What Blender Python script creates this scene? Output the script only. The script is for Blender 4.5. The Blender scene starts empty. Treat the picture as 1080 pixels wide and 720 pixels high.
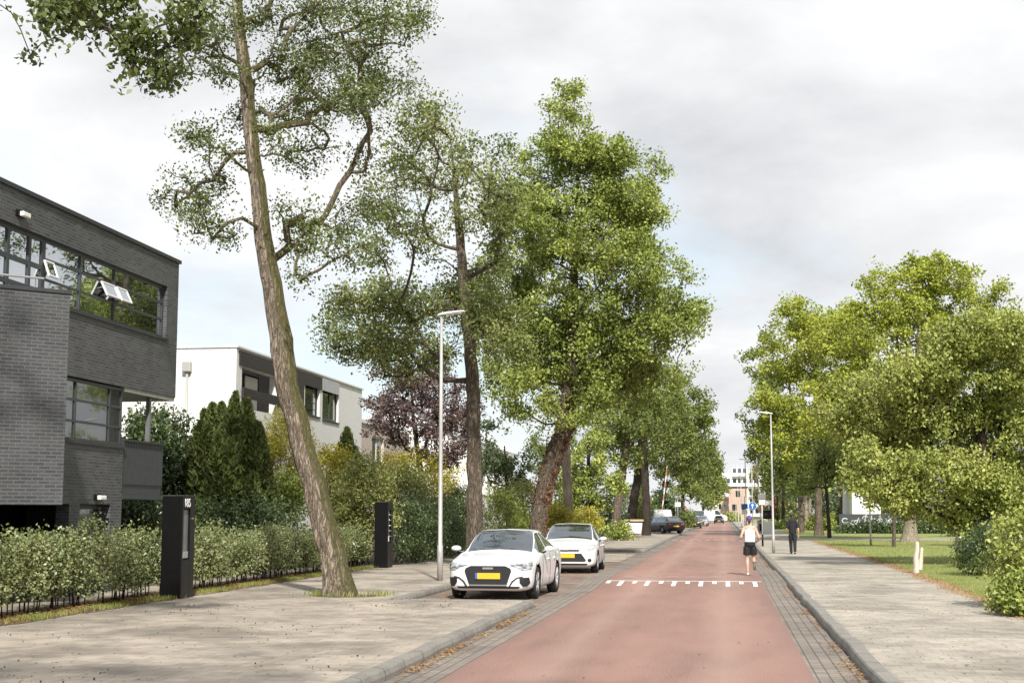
import bpy, bmesh, math, random
import numpy as np
from mathutils import Vector, Matrix
from mathutils.bvhtree import BVHTree

scene = bpy.context.scene
COL = scene.collection
R = math.radians

# ------------------------------------------------------------------ camera, sky, sun, exposure
EYE = 1.85
PITCH, YAW = R(6.88), R(8.43)
cam_d = bpy.data.cameras.new('camera')
cam_d.sensor_width = 36.0
cam_d.lens = 50.0
cam_d.clip_start = 0.1
cam_d.clip_end = 4000
cam = bpy.data.objects.new('camera', cam_d)
COL.objects.link(cam)
cam.location = (0, 0, EYE)
cam.rotation_euler = (R(90) + PITCH, 0, YAW)
scene.camera = cam

SUN_EL, SUN_AZ = R(41), R(163)          # azimuth measured clockwise from +Y (the sun stands behind the camera)
sun_d = bpy.data.lights.new('sun', 'SUN')
sun_d.energy = 4.6
sun_d.angle = R(2.0)
sun_d.color = (1.0, 0.96, 0.89)
sun = bpy.data.objects.new('sun', sun_d)
COL.objects.link(sun)
to_sun = Vector((math.sin(SUN_AZ) * math.cos(SUN_EL), math.cos(SUN_AZ) * math.cos(SUN_EL), math.sin(SUN_EL)))
sun.rotation_euler = to_sun.to_track_quat('Z', 'Y').to_euler()

world = bpy.data.worlds.new('World')
scene.world = world
world.use_nodes = True


def build_world():
    nt = world.node_tree
    nt.nodes.clear()
    N, L = nt.nodes.new, nt.links.new
    out = N('ShaderNodeOutputWorld')
    bg = N('ShaderNodeBackground')
    sky = N('ShaderNodeTexSky')
    sky.sky_type = 'NISHITA'
    sky.sun_disc = False
    sky.sun_elevation = SUN_EL
    sky.sun_rotation = SUN_AZ
    sky.air_density = 1.0
    sky.dust_density = 1.5
    tc = N('ShaderNodeTexCoord')
    sep = N('ShaderNodeSeparateXYZ')
    L(tc.outputs['Generated'], sep.inputs[0])

    def M(op, a, b=None, c=None):
        n = N('ShaderNodeMath')
        n.operation = op
        for i, v in enumerate((a, b, c)):
            if v is None:
                continue
            if isinstance(v, (int, float)):
                n.inputs[i].default_value = v
            else:
                L(v, n.inputs[i])
        return n.outputs[0]
    zz = M('ADD', M('MAXIMUM', sep.outputs[2], 0.0), 0.30)
    comb = N('ShaderNodeCombineXYZ')
    L(M('DIVIDE', sep.outputs[0], zz), comb.inputs[0])
    L(M('DIVIDE', sep.outputs[1], zz), comb.inputs[1])
    comb.inputs[2].default_value = 3.7
    n1 = N('ShaderNodeTexNoise')
    n1.inputs['Scale'].default_value = 1.15
    n1.inputs['Detail'].default_value = 7
    n1.inputs['Roughness'].default_value = 0.58
    n1.inputs['Distortion'].default_value = 0.35
    L(comb.outputs[0], n1.inputs['Vector'])
    n2 = N('ShaderNodeTexNoise')
    n2.inputs['Scale'].default_value = 1.9
    n2.inputs['Detail'].default_value = 8
    n2.inputs['Roughness'].default_value = 0.55
    n2.inputs['Distortion'].default_value = 0.25
    mp = N('ShaderNodeMapping')
    mp.inputs['Location'].default_value = (4.1, 8.3, 0)
    L(comb.outputs[0], mp.inputs['Vector'])
    L(mp.outputs[0], n2.inputs['Vector'])
    # cover: thick overcast to the right, thinner with blue gaps to the left
    side = M('MULTIPLY_ADD', sep.outputs[0], 0.38, 0.082)
    cov = N('ShaderNodeMapRange')
    L(M('ADD', n1.outputs['Fac'], side), cov.inputs['Value'])
    cov.inputs['From Min'].default_value = 0.30
    cov.inputs['From Max'].default_value = 0.50
    cov.clamp = True
    # brightness of the cloud itself
    shade = N('ShaderNodeMapRange')
    L(M('SUBTRACT', n2.outputs['Fac'], M('MULTIPLY', sep.outputs[0], 0.16)), shade.inputs['Value'])
    shade.inputs['From Min'].default_value = 0.34
    shade.inputs['From Max'].default_value = 0.60
    shade.clamp = True
    cc = N('ShaderNodeMixRGB')
    L(shade.outputs[0], cc.inputs[0])
    cc.inputs[1].default_value = (0.60, 0.615, 0.64, 1)
    cc.inputs[2].default_value = (0.89, 0.895, 0.905, 1)
    sk = N('ShaderNodeMixRGB')
    sk.blend_type = 'MULTIPLY'
    sk.inputs[0].default_value = 1
    L(sky.outputs[0], sk.inputs[1])
    sk.inputs[2].default_value = (0.17, 0.16, 0.145, 1)
    haze = N('ShaderNodeMixRGB')
    haze.inputs[0].default_value = 0.6
    L(sk.outputs[0], haze.inputs[1])
    haze.inputs[2].default_value = (0.74, 0.84, 0.93, 1)
    mix = N('ShaderNodeMixRGB')
    L(cov.outputs[0], mix.inputs[0])
    L(haze.outputs[0], mix.inputs[1])
    L(cc.outputs[0], mix.inputs[2])
    L(mix.outputs[0], bg.inputs['Color'])
    bg.inputs['Strength'].default_value = 0.86
    L(bg.outputs[0], out.inputs['Surface'])


build_world()
scene.view_settings.view_transform = 'Standard'
scene.view_settings.look = 'None'
scene.view_settings.gamma = 1.0
scene.view_settings.exposure = 0.42
scene.view_settings.use_curve_mapping = False
scene.render.engine = 'CYCLES'
scene.cycles.max_bounces = 8
scene.cycles.transparent_max_bounces = 8
scene.cycles.use_denoising = True
scene.cycles.use_adaptive_sampling = True

# ------------------------------------------------------------------ pixel (of the 1080x720 photograph) -> world
_F = 1500.0
_cp, _sp, _cy, _sy = math.cos(PITCH), math.sin(PITCH), math.cos(YAW), math.sin(YAW)
_RIGHT = np.array([_cy, _sy, 0.0])
_FWD = np.array([-_sy * _cp, _cy * _cp, _sp])
_UP = np.array([_sy * _sp, -_cy * _sp, _cp])


def ray(px, py):
    return _FWD + _RIGHT * ((px - 540) / _F) + _UP * ((360 - py) / _F)


def atZ(px, py, z=0.0):
    d = ray(px, py)
    return np.array([0, 0, EYE]) + d * ((z - EYE) / d[2])


def atY(px, py, Y):
    d = ray(px, py)
    return np.array([0, 0, EYE]) + d * (Y / d[1])


def atX(px, py, X):
    d = ray(px, py)
    return np.array([0, 0, EYE]) + d * (X / d[0])


# ------------------------------------------------------------------ mesh helpers
def wloc(o):
    v = Vector((0, 0, 0))
    while o is not None:
        v = v + o.location
        o = o.parent
    return v


def fast_mesh(name, V, F):
    V = np.asarray(V, np.float32)
    F = np.asarray(F, np.int32)
    me = bpy.data.meshes.new(name)
    k = F.shape[1]
    me.vertices.add(len(V))
    me.vertices.foreach_set('co', V.ravel())
    me.loops.add(F.size)
    me.loops.foreach_set('vertex_index', F.ravel())
    me.polygons.add(len(F))
    me.polygons.foreach_set('loop_start', np.arange(0, F.size, k, dtype=np.int32))
    me.update(calc_edges=True)
    return me


def link(name, me, mat, parent=None, smooth=False):
    o = bpy.data.objects.new(name, me)
    COL.objects.link(o)
    if mat is not None and len(me.materials) == 0:
        for m in (mat if isinstance(mat, (list, tuple)) else [mat]):
            me.materials.append(m)
    if parent is not None:
        o.parent = parent
    if smooth:
        me.polygons.foreach_set('use_smooth', [True] * len(me.polygons))
        me.update()
    return o


class MB:
    def __init__(self):
        self.V, self.F, self.n = [], [], 0

    def add(self, V, F):
        V = np.asarray(V, float).reshape(-1, 3)
        self.V.append(V)
        self.F += [tuple(int(i) + self.n for i in f) for f in F]
        self.n += len(V)
        return self

    def box(self, x0, x1, y0, y1, z0, z1):
        v = [(x0, y0, z0), (x1, y0, z0), (x1, y1, z0), (x0, y1, z0), (x0, y0, z1), (x1, y0, z1), (x1, y1, z1), (x0, y1, z1)]
        return self.add(v, [(3, 2, 1, 0), (4, 5, 6, 7), (0, 1, 5, 4), (1, 2, 6, 5), (2, 3, 7, 6), (3, 0, 4, 7)])

    def obox(self, c, ax, ay, az):
        """oriented box: centre c, half-axis vectors"""
        c, ax, ay, az = (np.asarray(a, float) for a in (c, ax, ay, az))
        v = [c + sx * ax + sy * ay + sz * az for sz in (-1, 1) for sx, sy in ((-1, -1), (1, -1), (1, 1), (-1, 1))]
        return self.add(v, [(3, 2, 1, 0), (4, 5, 6, 7), (0, 1, 5, 4), (1, 2, 6, 5), (2, 3, 7, 6), (3, 0, 4, 7)])

    def tube(self, pts, rad, n=10, cap=True):
        pts = np.asarray(pts, float)
        m = len(pts)
        rad = np.broadcast_to(np.asarray(rad, float), (m,))
        T = np.gradient(pts, axis=0)
        T /= np.linalg.norm(T, axis=1)[:, None] + 1e-12
        ref = np.array([1.0, 0, 0]) if abs(T[0][0]) < 0.8 else np.array([0, 1.0, 0])
        V = []
        a = np.arange(n) * 2 * math.pi / n
        u = ref
        for i in range(m):
            u = u - T[i] * np.dot(u, T[i])
            u /= np.linalg.norm(u) + 1e-12
            w = np.cross(T[i], u)
            V.append(pts[i] + rad[i] * (np.cos(a)[:, None] * u + np.sin(a)[:, None] * w))
        F = []
        for i in range(m - 1):
            for j in range(n):
                k = (j + 1) % n
                F.append((i * n + j, i * n + k, (i + 1) * n + k, (i + 1) * n + j))
        if cap:
            F.append(tuple(range(n - 1, -1, -1)))
            F.append(tuple((m - 1) * n + j for j in range(n)))
        return self.add(np.concatenate(V), F)

    def prism(self, poly, y0, y1, axis='y'):
        """extrude a 2-D polygon (x,z) along y, (y,z) along x or (x,y) along z"""
        n = len(poly)

        def p(a, b, t):
            return {'y': (a, t, b), 'x': (t, a, b), 'z': (a, b, t)}[axis]
        v = [p(a, b, y0) for a, b in poly] + [p(a, b, y1) for a, b in poly]
        F = [tuple(range(n)), tuple(range(2 * n - 1, n - 1, -1))]
        F += [(i, (i + 1) % n, n + (i + 1) % n, n + i) for i in range(n)]
        return self.add(v, F)

    def lathe(self, prof, c=(0, 0, 0), axis='z', n=24):
        """profile (r,h) round an axis through c"""
        c = np.asarray(c, float)
        V, F = [], []
        for r, h in prof:
            for j in range(n):
                a = 2 * math.pi * j / n
                ca, sa = r * math.cos(a), r * math.sin(a)
                V.append(c + {'z': (ca, sa, h), 'x': (h, ca, sa), 'y': (ca, h, sa)}[axis])
        m = len(prof)
        for i in range(m - 1):
            for j in range(n):
                k = (j + 1) % n
                F.append((i * n + j, i * n + k, (i + 1) * n + k, (i + 1) * n + j))
        F.append(tuple(range(n - 1, -1, -1)))
        F.append(tuple((m - 1) * n + j for j in range(n)))
        return self.add(V, F)

    def build(self, name, mat, parent=None, smooth=False, bevel=0.0, fix=True):
        V = np.concatenate(self.V)
        if parent is not None:
            V = V - np.array(wloc(parent))
        me = bpy.data.meshes.new(name)
        me.from_pydata(V.tolist(), [], self.F)
        if fix:
            bm = bmesh.new()
            bm.from_mesh(me)
            bmesh.ops.recalc_face_normals(bm, faces=bm.faces)
            bm.to_mesh(me)
            bm.free()
        o = link(name, me, mat, parent, smooth)
        if bevel:
            b = o.modifiers.new('bevel', 'BEVEL')
            b.width = bevel
            b.segments = 2
            b.limit_method = 'ANGLE'
        return o


def tag(o, label=None, cat=None, group=None, kind=None):
    if label:
        o['label'] = label
    if cat:
        o['category'] = cat
    if group:
        o['group'] = group
    if kind:
        o['kind'] = kind
    return o


def empty(name, loc, label=None, cat=None, group=None, rz=0.0):
    o = bpy.data.objects.new(name, None)
    COL.objects.link(o)
    o.location = [float(v) for v in loc]
    o.rotation_euler = (0, 0, rz)
    o.empty_display_size = 0.3
    return tag(o, label, cat, group)


def copy_tree(o, parent=None):
    c = o.copy()
    COL.objects.link(c)
    c.parent = parent
    for ch in list(o.children):
        copy_tree(ch, c)
    return c


# ------------------------------------------------------------------ materials
class NB:
    def __init__(self, name):
        self.m = bpy.data.materials.new(name)
        self.m.use_nodes = True
        self.nt = self.m.node_tree
        self.nt.nodes.clear()
        self.out = self.nt.nodes.new('ShaderNodeOutputMaterial')

    def n(self, t, **kw):
        x = self.nt.nodes.new('ShaderNode' + t)
        for k, v in kw.items():
            setattr(x, k, v)
        return x

    def L(self, a, b):
        self.nt.links.new(a, b)

    def set(self, sock, v):
        if hasattr(v, 'links') or isinstance(v, bpy.types.NodeSocket):
            self.L(v, sock)
        else:
            if isinstance(v, (tuple, list)) and len(v) == 3 and sock.type == 'RGBA':
                v = (*v, 1)
            sock.default_value = v

    def coord(self, which='Object', scale=None, rot=None, loc=None):
        tc = self.n('TexCoord')
        o = tc.outputs[which]
        if scale is not None or rot is not None or loc is not None:
            mp = self.n('Mapping')
            self.L(o, mp.inputs['Vector'])
            if scale is not None:
                mp.inputs['Scale'].default_value = scale if hasattr(scale, '__len__') else (scale,) * 3
            if rot is not None:
                mp.inputs['Rotation'].default_value = rot
            if loc is not None:
                mp.inputs['Location'].default_value = loc
            o = mp.outputs[0]
        return o

    def noise(self, vec, scale, detail=4, rough=0.55, dist=0.0):
        x = self.n('TexNoise')
        if vec is not None:
            self.L(vec, x.inputs['Vector'])
        x.inputs['Scale'].default_value = scale
        x.inputs['Detail'].default_value = detail
        x.inputs['Roughness'].default_value = rough
        x.inputs['Distortion'].default_value = dist
        return x.outputs['Fac']

    def ramp(self, fac, stops, interp='LINEAR'):
        x = self.n('ValToRGB')
        x.color_ramp.interpolation = interp
        e = x.color_ramp.elements
        while len(e) < len(stops):
            e.new(0.5)
        for i, (p, c) in enumerate(stops):
            e[i].position = p
            if not hasattr(c, '__len__'):
                c = (c, c, c)
            e[i].color = (*c[:3], 1)
        self.L(fac, x.inputs[0])
        return x.outputs[0]

    def mix(self, fac, a, b, mode='MIX'):
        x = self.n('MixRGB', blend_type=mode)
        self.set(x.inputs[0], fac)
        self.set(x.inputs[1], a)
        self.set(x.inputs[2], b)
        return x.outputs[0]

    def math(self, op, a, b=0.0):
        x = self.n('Math', operation=op)
        self.set(x.inputs[0], a)
        self.set(x.inputs[1], b)
        return x.outputs[0]

    def bump(self, h, strength=0.3, dist=0.02, normal=None):
        x = self.n('Bump')
        x.inputs['Strength'].default_value = strength
        x.inputs['Distance'].default_value = dist
        self.L(h, x.inputs['Height'])
        if normal is not None:
            self.L(normal, x.inputs['Normal'])
        return x.outputs[0]

    def prin(self, color, rough=0.6, metal=0.0, normal=None, **kw):
        p = self.n('BsdfPrincipled')
        self.set(p.inputs['Base Color'], color)
        self.set(p.inputs['Roughness'], rough)
        self.set(p.inputs['Metallic'], metal)
        if normal is not None:
            self.L(normal, p.inputs['Normal'])
        for k, v in kw.items():
            self.set(p.inputs[k.replace('_', ' ')], v)
        return p.outputs[0]

    def done(self, shader):
        self.L(shader, self.out.inputs['Surface'])
        return self.m


def plain(name, c, rough=0.6, metal=0.0, var=0.12, scale=6.0, bump=0.0, **kw):
    b = NB(name)
    f = b.noise(b.coord(), scale, 5)
    lo = tuple(v * (1 - var) for v in c)
    hi = tuple(min(1, v * (1 + var)) for v in c)
    col = b.ramp(f, [(0.3, lo), (0.7, hi)])
    nrm = b.bump(f, bump, 0.01) if bump else None
    return b.done(b.prin(col, rough, metal, nrm, **kw))


def wall_uv(b):
    """(along the wall, height) from object coordinates, whichever way the wall faces"""
    tc = b.n('TexCoord')
    s = b.n('SeparateXYZ')
    b.L(tc.outputs['Object'], s.inputs[0])
    ns = b.n('SeparateXYZ')
    b.L(tc.outputs['Normal'], ns.inputs[0])
    ax = b.math('ABSOLUTE', ns.outputs[0])
    ay = b.math('ABSOLUTE', ns.outputs[1])
    # faces turned 45 degrees: run along x+y
    diag = b.math('MULTIPLY', b.math('GREATER_THAN', ax, 0.4), b.math('GREATER_THAN', ay, 0.4))
    useY = b.math('GREATER_THAN', ax, ay)
    mx = b.n('Mix', data_type='FLOAT')
    b.L(useY, mx.inputs[0]); b.L(s.outputs[0], mx.inputs[2]); b.L(s.outputs[1], mx.inputs[3])
    dg = b.math('MULTIPLY', b.math('ADD', s.outputs[0], s.outputs[1]), 0.7071)
    m2 = b.n('Mix', data_type='FLOAT')
    b.L(diag, m2.inputs[0]); b.L(mx.outputs[0], m2.inputs[2]); b.L(dg, m2.inputs[3])
    c = b.n('CombineXYZ')
    b.L(m2.outputs[0], c.inputs[0]); b.L(s.outputs[2], c.inputs[1])
    return c.outputs[0]


def brick_mat(name, c1, c2, mortar, bw=0.22, bh=0.065, mw=0.010, rough=0.75, stain=0.25, sc=1.0, bumps=0.4):
    b = NB(name)
    uv = wall_uv(b)
    t = b.n('TexBrick')
    b.L(uv, t.inputs['Vector'])
    t.inputs['Color1'].default_value = (*c1, 1)
    t.inputs['Color2'].default_value = (*c2, 1)
    t.inputs['Mortar'].default_value = (*mortar, 1)
    t.inputs['Scale'].default_value = sc
    t.inputs['Mortar Size'].default_value = mw
    t.inputs['Mortar Smooth'].default_value = 0.15
    t.inputs['Brick Width'].default_value = bw
    t.inputs['Row Height'].default_value = bh
    f = b.noise(b.coord(), 0.9, 6, 0.6)
    f2 = b.noise(b.coord(), 14, 3)
    col = b.mix(1.0, t.outputs['Color'], b.ramp(f, [(0.3, 1 - stain), (0.7, 1 + 0)]), 'MULTIPLY')
    col = b.mix(0.35, col, b.ramp(f2, [(0.3, 0.55), (0.7, 1.0)]), 'MULTIPLY')
    inv = b.math('SUBTRACT', 1.0, t.outputs['Fac'])
    return b.done(b.prin(col, rough, 0, b.bump(inv, bumps, 0.006)))


def paving_mat(name, c1, c2, mortar, bw=0.3, bh=0.3, mw=0.006, stain=(0.7, 1.0), rot=0.0, rough=0.85, off=0.5):
    b = NB(name)
    v = b.coord('Object', rot=(0, 0, rot))
    t = b.n('TexBrick')
    b.L(v, t.inputs['Vector'])
    t.offset = off
    t.inputs['Color1'].default_value = (*c1, 1)
    t.inputs['Color2'].default_value = (*c2, 1)
    t.inputs['Mortar'].default_value = (*mortar, 1)
    t.inputs['Scale'].default_value = 1
    t.inputs['Mortar Size'].default_value = mw
    t.inputs['Mortar Smooth'].default_value = 0.2
    t.inputs['Brick Width'].default_value = bw
    t.inputs['Row Height'].default_value = bh
    big = b.noise(b.coord(), 0.45, 6, 0.62, 0.5)
    mid = b.noise(b.coord(), 2.6, 5, 0.6)
    fine = b.noise(b.coord(), 60, 3, 0.7)
    col = b.mix(1.0, t.outputs['Color'], b.ramp(big, [(0.36, stain[0] * .88), (0.56, stain[1])]), 'MULTIPLY')
    col = b.mix(0.6, col, b.ramp(mid, [(0.32, 0.60), (0.56, 1.0)]), 'MULTIPLY')
    slab = b.n('TexWhiteNoise', noise_dimensions='2D')
    sn = b.n('VectorMath', operation='SNAP')
    b.L(v, sn.inputs[0])
    sn.inputs[1].default_value = (bw * 3, bh * 2, 1)
    b.L(sn.outputs[0], slab.inputs['Vector'])
    col = b.mix(0.22, col, b.ramp(slab.outputs['Value'], [(0.0, 0.74), (0.35, 1.0)]), 'MULTIPLY')
    col = b.mix(0.5, col, b.ramp(fine, [(0.3, 0.62), (0.65, 1.0)]), 'MULTIPLY')
    inv = b.math('SUBTRACT', 1.0, t.outputs['Fac'])
    nrm = b.bump(inv, 0.5, 0.006)
    return b.done(b.prin(col, rough, 0, b.bump(fine, 0.25, 0.004, nrm)))


def leaf_mat(name, stops, trans=0.35, rough=0.5, spec=0.35, noise_scale=0.45):
    b = NB(name)
    g = b.n('NewGeometry')
    f = b.noise(b.coord(), noise_scale, 3)
    fac = b.math('ADD', b.math('MULTIPLY', g.outputs['Random Per Island'], 0.62), b.math('MULTIPLY', b.ramp(f, [(0.35, 0), (0.65, 1)]), 0.38))
    col = b.ramp(fac, stops)
    p = b.prin(col, rough, 0, None, Specular_IOR_Level=spec)
    tr = b.n('BsdfTranslucent')
    b.L(b.mix(1.0, col, (1.25, 1.2, 0.6), 'MULTIPLY'), tr.inputs['Color'])
    mx = b.n('MixShader')
    mx.inputs[0].default_value = trans
    b.L(p, mx.inputs[1])
    b.L(tr.outputs[0], mx.inputs[2])
    return b.done(mx.outputs[0])


def bark_mat(name, c_dark, c_light, moss=None, scale=1.0):
    b = NB(name)
    v = b.coord('Object', scale=(13 * scale, 13 * scale, 2.0 * scale))
    n1 = b.noise(v, 1.0, 6, 0.62, 0.9)
    ridge = b.math('MULTIPLY', b.math('ABSOLUTE', b.math('SUBTRACT', n1, 0.5)), 4.2)
    n2 = b.noise(b.coord('Object', scale=(30 * scale, 30 * scale, 9 * scale)), 1.0, 4, 0.7)
    n3 = b.noise(b.coord(), 1.1, 4)
    h = b.math('ADD', b.math('MULTIPLY', ridge, 0.75), b.math('MULTIPLY', n2, 0.45))
    md = tuple(0.45 * a + 0.55 * c for a, c in zip(c_dark, c_light))
    col = b.ramp(h, [(0.20, c_dark), (0.46, md), (0.85, c_light)])
    col = b.mix(0.7, col, b.ramp(n3, [(0.3, 0.68), (0.7, 1.0)]), 'MULTIPLY')
    if moss is not None:
        g = b.n('NewGeometry')
        s = b.n('SeparateXYZ')
        b.L(g.outputs['Normal'], s.inputs[0])
        side = b.math('ADD', b.math('MULTIPLY', s.outputs[0], 0.75), b.math('MULTIPLY', s.outputs[2], 0.6))
        mk = b.ramp(b.math('ADD', side, b.math('MULTIPLY', b.noise(b.coord(), 3.0, 5, 0.7), 0.9)), [(0.66, 0), (1.05, 1)])
        col = b.mix(b.math('MULTIPLY', mk, 0.75), col, moss)
    return b.done(b.prin(col, 0.92, 0, b.bump(h, 1.0, 0.06), Specular_IOR_Level=0.15))


MAT = {}


def materials():
    M = MAT
    # road
    b = NB('red_asphalt')
    fine = b.noise(b.coord(), 48, 3, 0.75)
    mid = b.noise(b.coord('Object', scale=(1, 0.35, 1)), 1.3, 6, 0.6)
    big = b.noise(b.coord('Object', scale=(1.0, 0.12, 1)), 0.5, 5, 0.6)
    col = b.ramp(fine, [(0.34, (0.10, 0.042, 0.034)), (0.50, (0.262, 0.147, 0.114)), (0.68, (0.52, 0.345, 0.285))])
    col = b.mix(0.6, col, b.ramp(mid, [(0.32, 0.66), (0.62, 1.0)]), 'MULTIPLY')
    col = b.mix(b.ramp(big, [(0.42, 0), (0.62, 0.55)]), col, (0.38, 0.215, 0.172))
    sx = b.n('SeparateXYZ')
    b.L(b.coord(), sx.inputs[0])
    wobx = b.math('ADD', sx.outputs[0], b.math('MULTIPLY', b.math('SUBTRACT', b.noise(b.coord('Object', scale=(1, .15, 1)), 1.0, 3), 0.5), 0.5))
    tracks = None
    for tx in (-2.15, -0.05):
        q = b.math('SUBTRACT', 1.0, b.math('MINIMUM', b.math('MULTIPLY', b.math('ABSOLUTE', b.math('SUBTRACT', wobx, tx)), 2.2), 1.0))
        tracks = q if tracks is None else b.math('MAXIMUM', tracks, q)
    col = b.mix(b.math('MULTIPLY', tracks, 0.30), col, (0.44, 0.30, 0.25))
    edge = b.math('SUBTRACT', b.math('ABSOLUTE', b.math('ADD', wobx, 1.1)), 1.72)
    col = b.mix(b.ramp(b.math('MULTIPLY', edge, 2.5), [(0.0, 0), (1.0, 0.45)]), col, (0.17, 0.105, 0.085))
    spots = b.noise(b.coord('Object', scale=(1, .6, 1)), 2.3, 4, 0.7)
    col = b.mix(b.ramp(spots, [(0.64, 0), (0.74, 0.40)]), col, (0.13, 0.085, 0.07))
    M['asphalt'] = b.done(b.prin(col, 0.7, 0, b.bump(fine, 0.5, 0.006), Specular_IOR_Level=0.5))
    M['paint'] = plain('road_paint', (0.78, 0.76, 0.73), 0.7, var=0.22, scale=9)
    M['paint_worn'] = plain('worn_road_paint', (0.50, 0.43, 0.40), 0.8, var=0.3, scale=7)
    M['pave_l'] = paving_mat('paving_beige', (0.47, 0.405, 0.33), (0.375, 0.325, 0.265), (0.26, 0.218, 0.172), 0.3, 0.3, 0.005, (0.66, 1.03))
    M['pave_r'] = paving_mat('paving_grey', (0.49, 0.435, 0.36), (0.41, 0.365, 0.30), (0.27, 0.238, 0.195), 0.3, 0.3, 0.005, (0.74, 1.03))
    M['gutter'] = paving_mat('gutter_clinker', (0.25, 0.212, 0.178), (0.31, 0.263, 0.222), (0.115, 0.097, 0.08), 0.20, 0.145, 0.010, (0.8, 1.0), rot=R(90))
    M['bay'] = paving_mat('bay_clinker', (0.275, 0.20, 0.16), (0.35, 0.265, 0.21), (0.11, 0.085, 0.07), 0.20, 0.10, 0.007, (0.7, 1.0))
    M['path'] = paving_mat('path_slabs', (0.44, 0.38, 0.30), (0.38, 0.33, 0.27), (0.2, 0.17, 0.13), 0.3, 0.3, 0.008, (0.8, 1.0))
    # kerb with a joint every metre
    b = NB('kerb_concrete')
    s = b.n('SeparateXYZ')
    b.L(b.coord(), s.inputs[0])
    fr = b.math('FRACT', b.math('ADD', s.outputs[1], s.outputs[0]))
    jt = b.math('LESS_THAN', fr, 0.022)
    n = b.noise(b.coord(), 40, 4, 0.7)
    n2 = b.noise(b.coord(), 1.7, 5)
    col = b.ramp(n, [(0.3, (0.19, 0.175, 0.155)), (0.7, (0.32, 0.30, 0.265))])
    col = b.mix(0.7, col, b.ramp(n2, [(0.3, 0.6), (0.65, 1.0)]), 'MULTIPLY')
    col = b.mix(jt, col, (0.05, 0.045, 0.04))
    M['kerb'] = b.done(b.prin(col, 0.85, 0, b.bump(n, 0.4, 0.004)))
    # soil and lawn
    b = NB('ground_earth')
    n = b.noise(b.coord(), 0.8, 6)
    n2 = b.noise(b.coord(), 12, 4)
    col = b.mix(b.ramp(n2, [(0.35, 0), (0.65, 1)]), b.ramp(n, [(0.3, (0.05, 0.075, 0.02)), (0.7, (0.09, 0.11, 0.03))]), (0.075, 0.06, 0.035))
    M['earth'] = b.done(b.prin(col, 0.95, 0, b.bump(n2, 0.5, 0.03)))
    b = NB('soil')
    n = b.noise(b.coord(), 9, 6)
    M['soil'] = b.done(b.prin(b.ramp(n, [(0.3, (0.045, 0.032, 0.022)), (0.7, (0.13, 0.095, 0.06))]), 0.95, 0, b.bump(n, 0.7, 0.04)))
    b = NB('lawn_turf')
    n = b.noise(b.coord(), 0.5, 5)
    n2 = b.noise(b.coord(), 22, 4, 0.7)
    col = b.mix(0.6, b.ramp(n, [(0.3, (0.17, 0.21, 0.05)), (0.7, (0.28, 0.30, 0.085))]), b.ramp(n2, [(0.3, (0.12, 0.165, 0.035)), (0.7, (0.32, 0.33, 0.11))]))
    M['lawn'] = b.done(b.prin(col, 0.9, 0, b.bump(n2, 0.6, 0.04)))
    M['dirt'] = plain('dry_dirt', (0.36, 0.255, 0.155), 0.95, var=0.35, scale=14, bump=0.4)
    gs = [(0.0, (0.14, 0.18, 0.035)), (0.5, (0.24, 0.28, 0.07)), (1.0, (0.40, 0.38, 0.16))]
    M['grass'] = leaf_mat('grass_blade', gs, 0.3, 0.6, 0.2, 0.6)
    M['dead_leaf'] = leaf_mat('dead_leaf', [(0, (0.14, 0.065, 0.025)), (0.5, (0.30, 0.165, 0.07)), (1, (0.46, 0.33, 0.17))], 0.1, 0.8, 0.15)
    M['dark_bits'] = plain('dry_fruit', (0.06, 0.045, 0.03), 0.9)
    # foliage
    M['lf_alder'] = leaf_mat('alder_leaf', [(0, (0.033, 0.05, 0.012)), (0.4, (0.094, 0.128, 0.03)), (0.8, (0.159, 0.194, 0.056)), (1, (0.251, 0.277, 0.108))], 0.2, 0.42, 0.5)
    M['lf_alder2'] = leaf_mat('tired_alder_leaf', [(0, (0.054, 0.075, 0.019)), (0.4, (0.139, 0.175, 0.044)), (0.8, (0.219, 0.243, 0.073)), (1, (0.327, 0.312, 0.126))], 0.2, 0.45, 0.45)
    M['lf_lime'] = leaf_mat('lime_leaf', [(0, (0.082, 0.108, 0.021)), (0.35, (0.191, 0.243, 0.045)), (0.75, (0.318, 0.369, 0.08)), (1, (0.455, 0.486, 0.13))], 0.2, 0.45, 0.4)
    M['lf_far'] = leaf_mat('far_tree_leaf', [(0, (0.054, 0.074, 0.019)), (0.4, (0.135, 0.176, 0.039)), (0.8, (0.223, 0.263, 0.065)), (1, (0.311, 0.331, 0.101))], 0.2, 0.5, 0.3, 0.2)
    M['lf_yellow'] = leaf_mat('plane_leaf', [(0, (0.1, 0.119, 0.017)), (0.35, (0.243, 0.29, 0.037)), (0.75, (0.376, 0.41, 0.065)), (1, (0.488, 0.506, 0.12))], 0.22, 0.5, 0.3, 0.3)
    M['lf_horn'] = leaf_mat('hornbeam_leaf', [(0, (0.1, 0.125, 0.028)), (0.35, (0.249, 0.295, 0.066)), (0.75, (0.399, 0.429, 0.117)), (1, (0.549, 0.526, 0.203))], 0.2, 0.5, 0.35, 0.5)
    M['lf_purple'] = leaf_mat('plum_leaf', [(0, (0.052, 0.033, 0.036)), (0.5, (0.141, 0.095, 0.093)), (1, (0.283, 0.213, 0.18))], 0.2, 0.4, 0.4)
    M['lf_dark'] = leaf_mat('laurel_leaf', [(0, (0.019, 0.031, 0.013)), (0.55, (0.082, 0.122, 0.044)), (1, (0.223, 0.276, 0.107))], 0.15, 0.35, 0.5)
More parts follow.
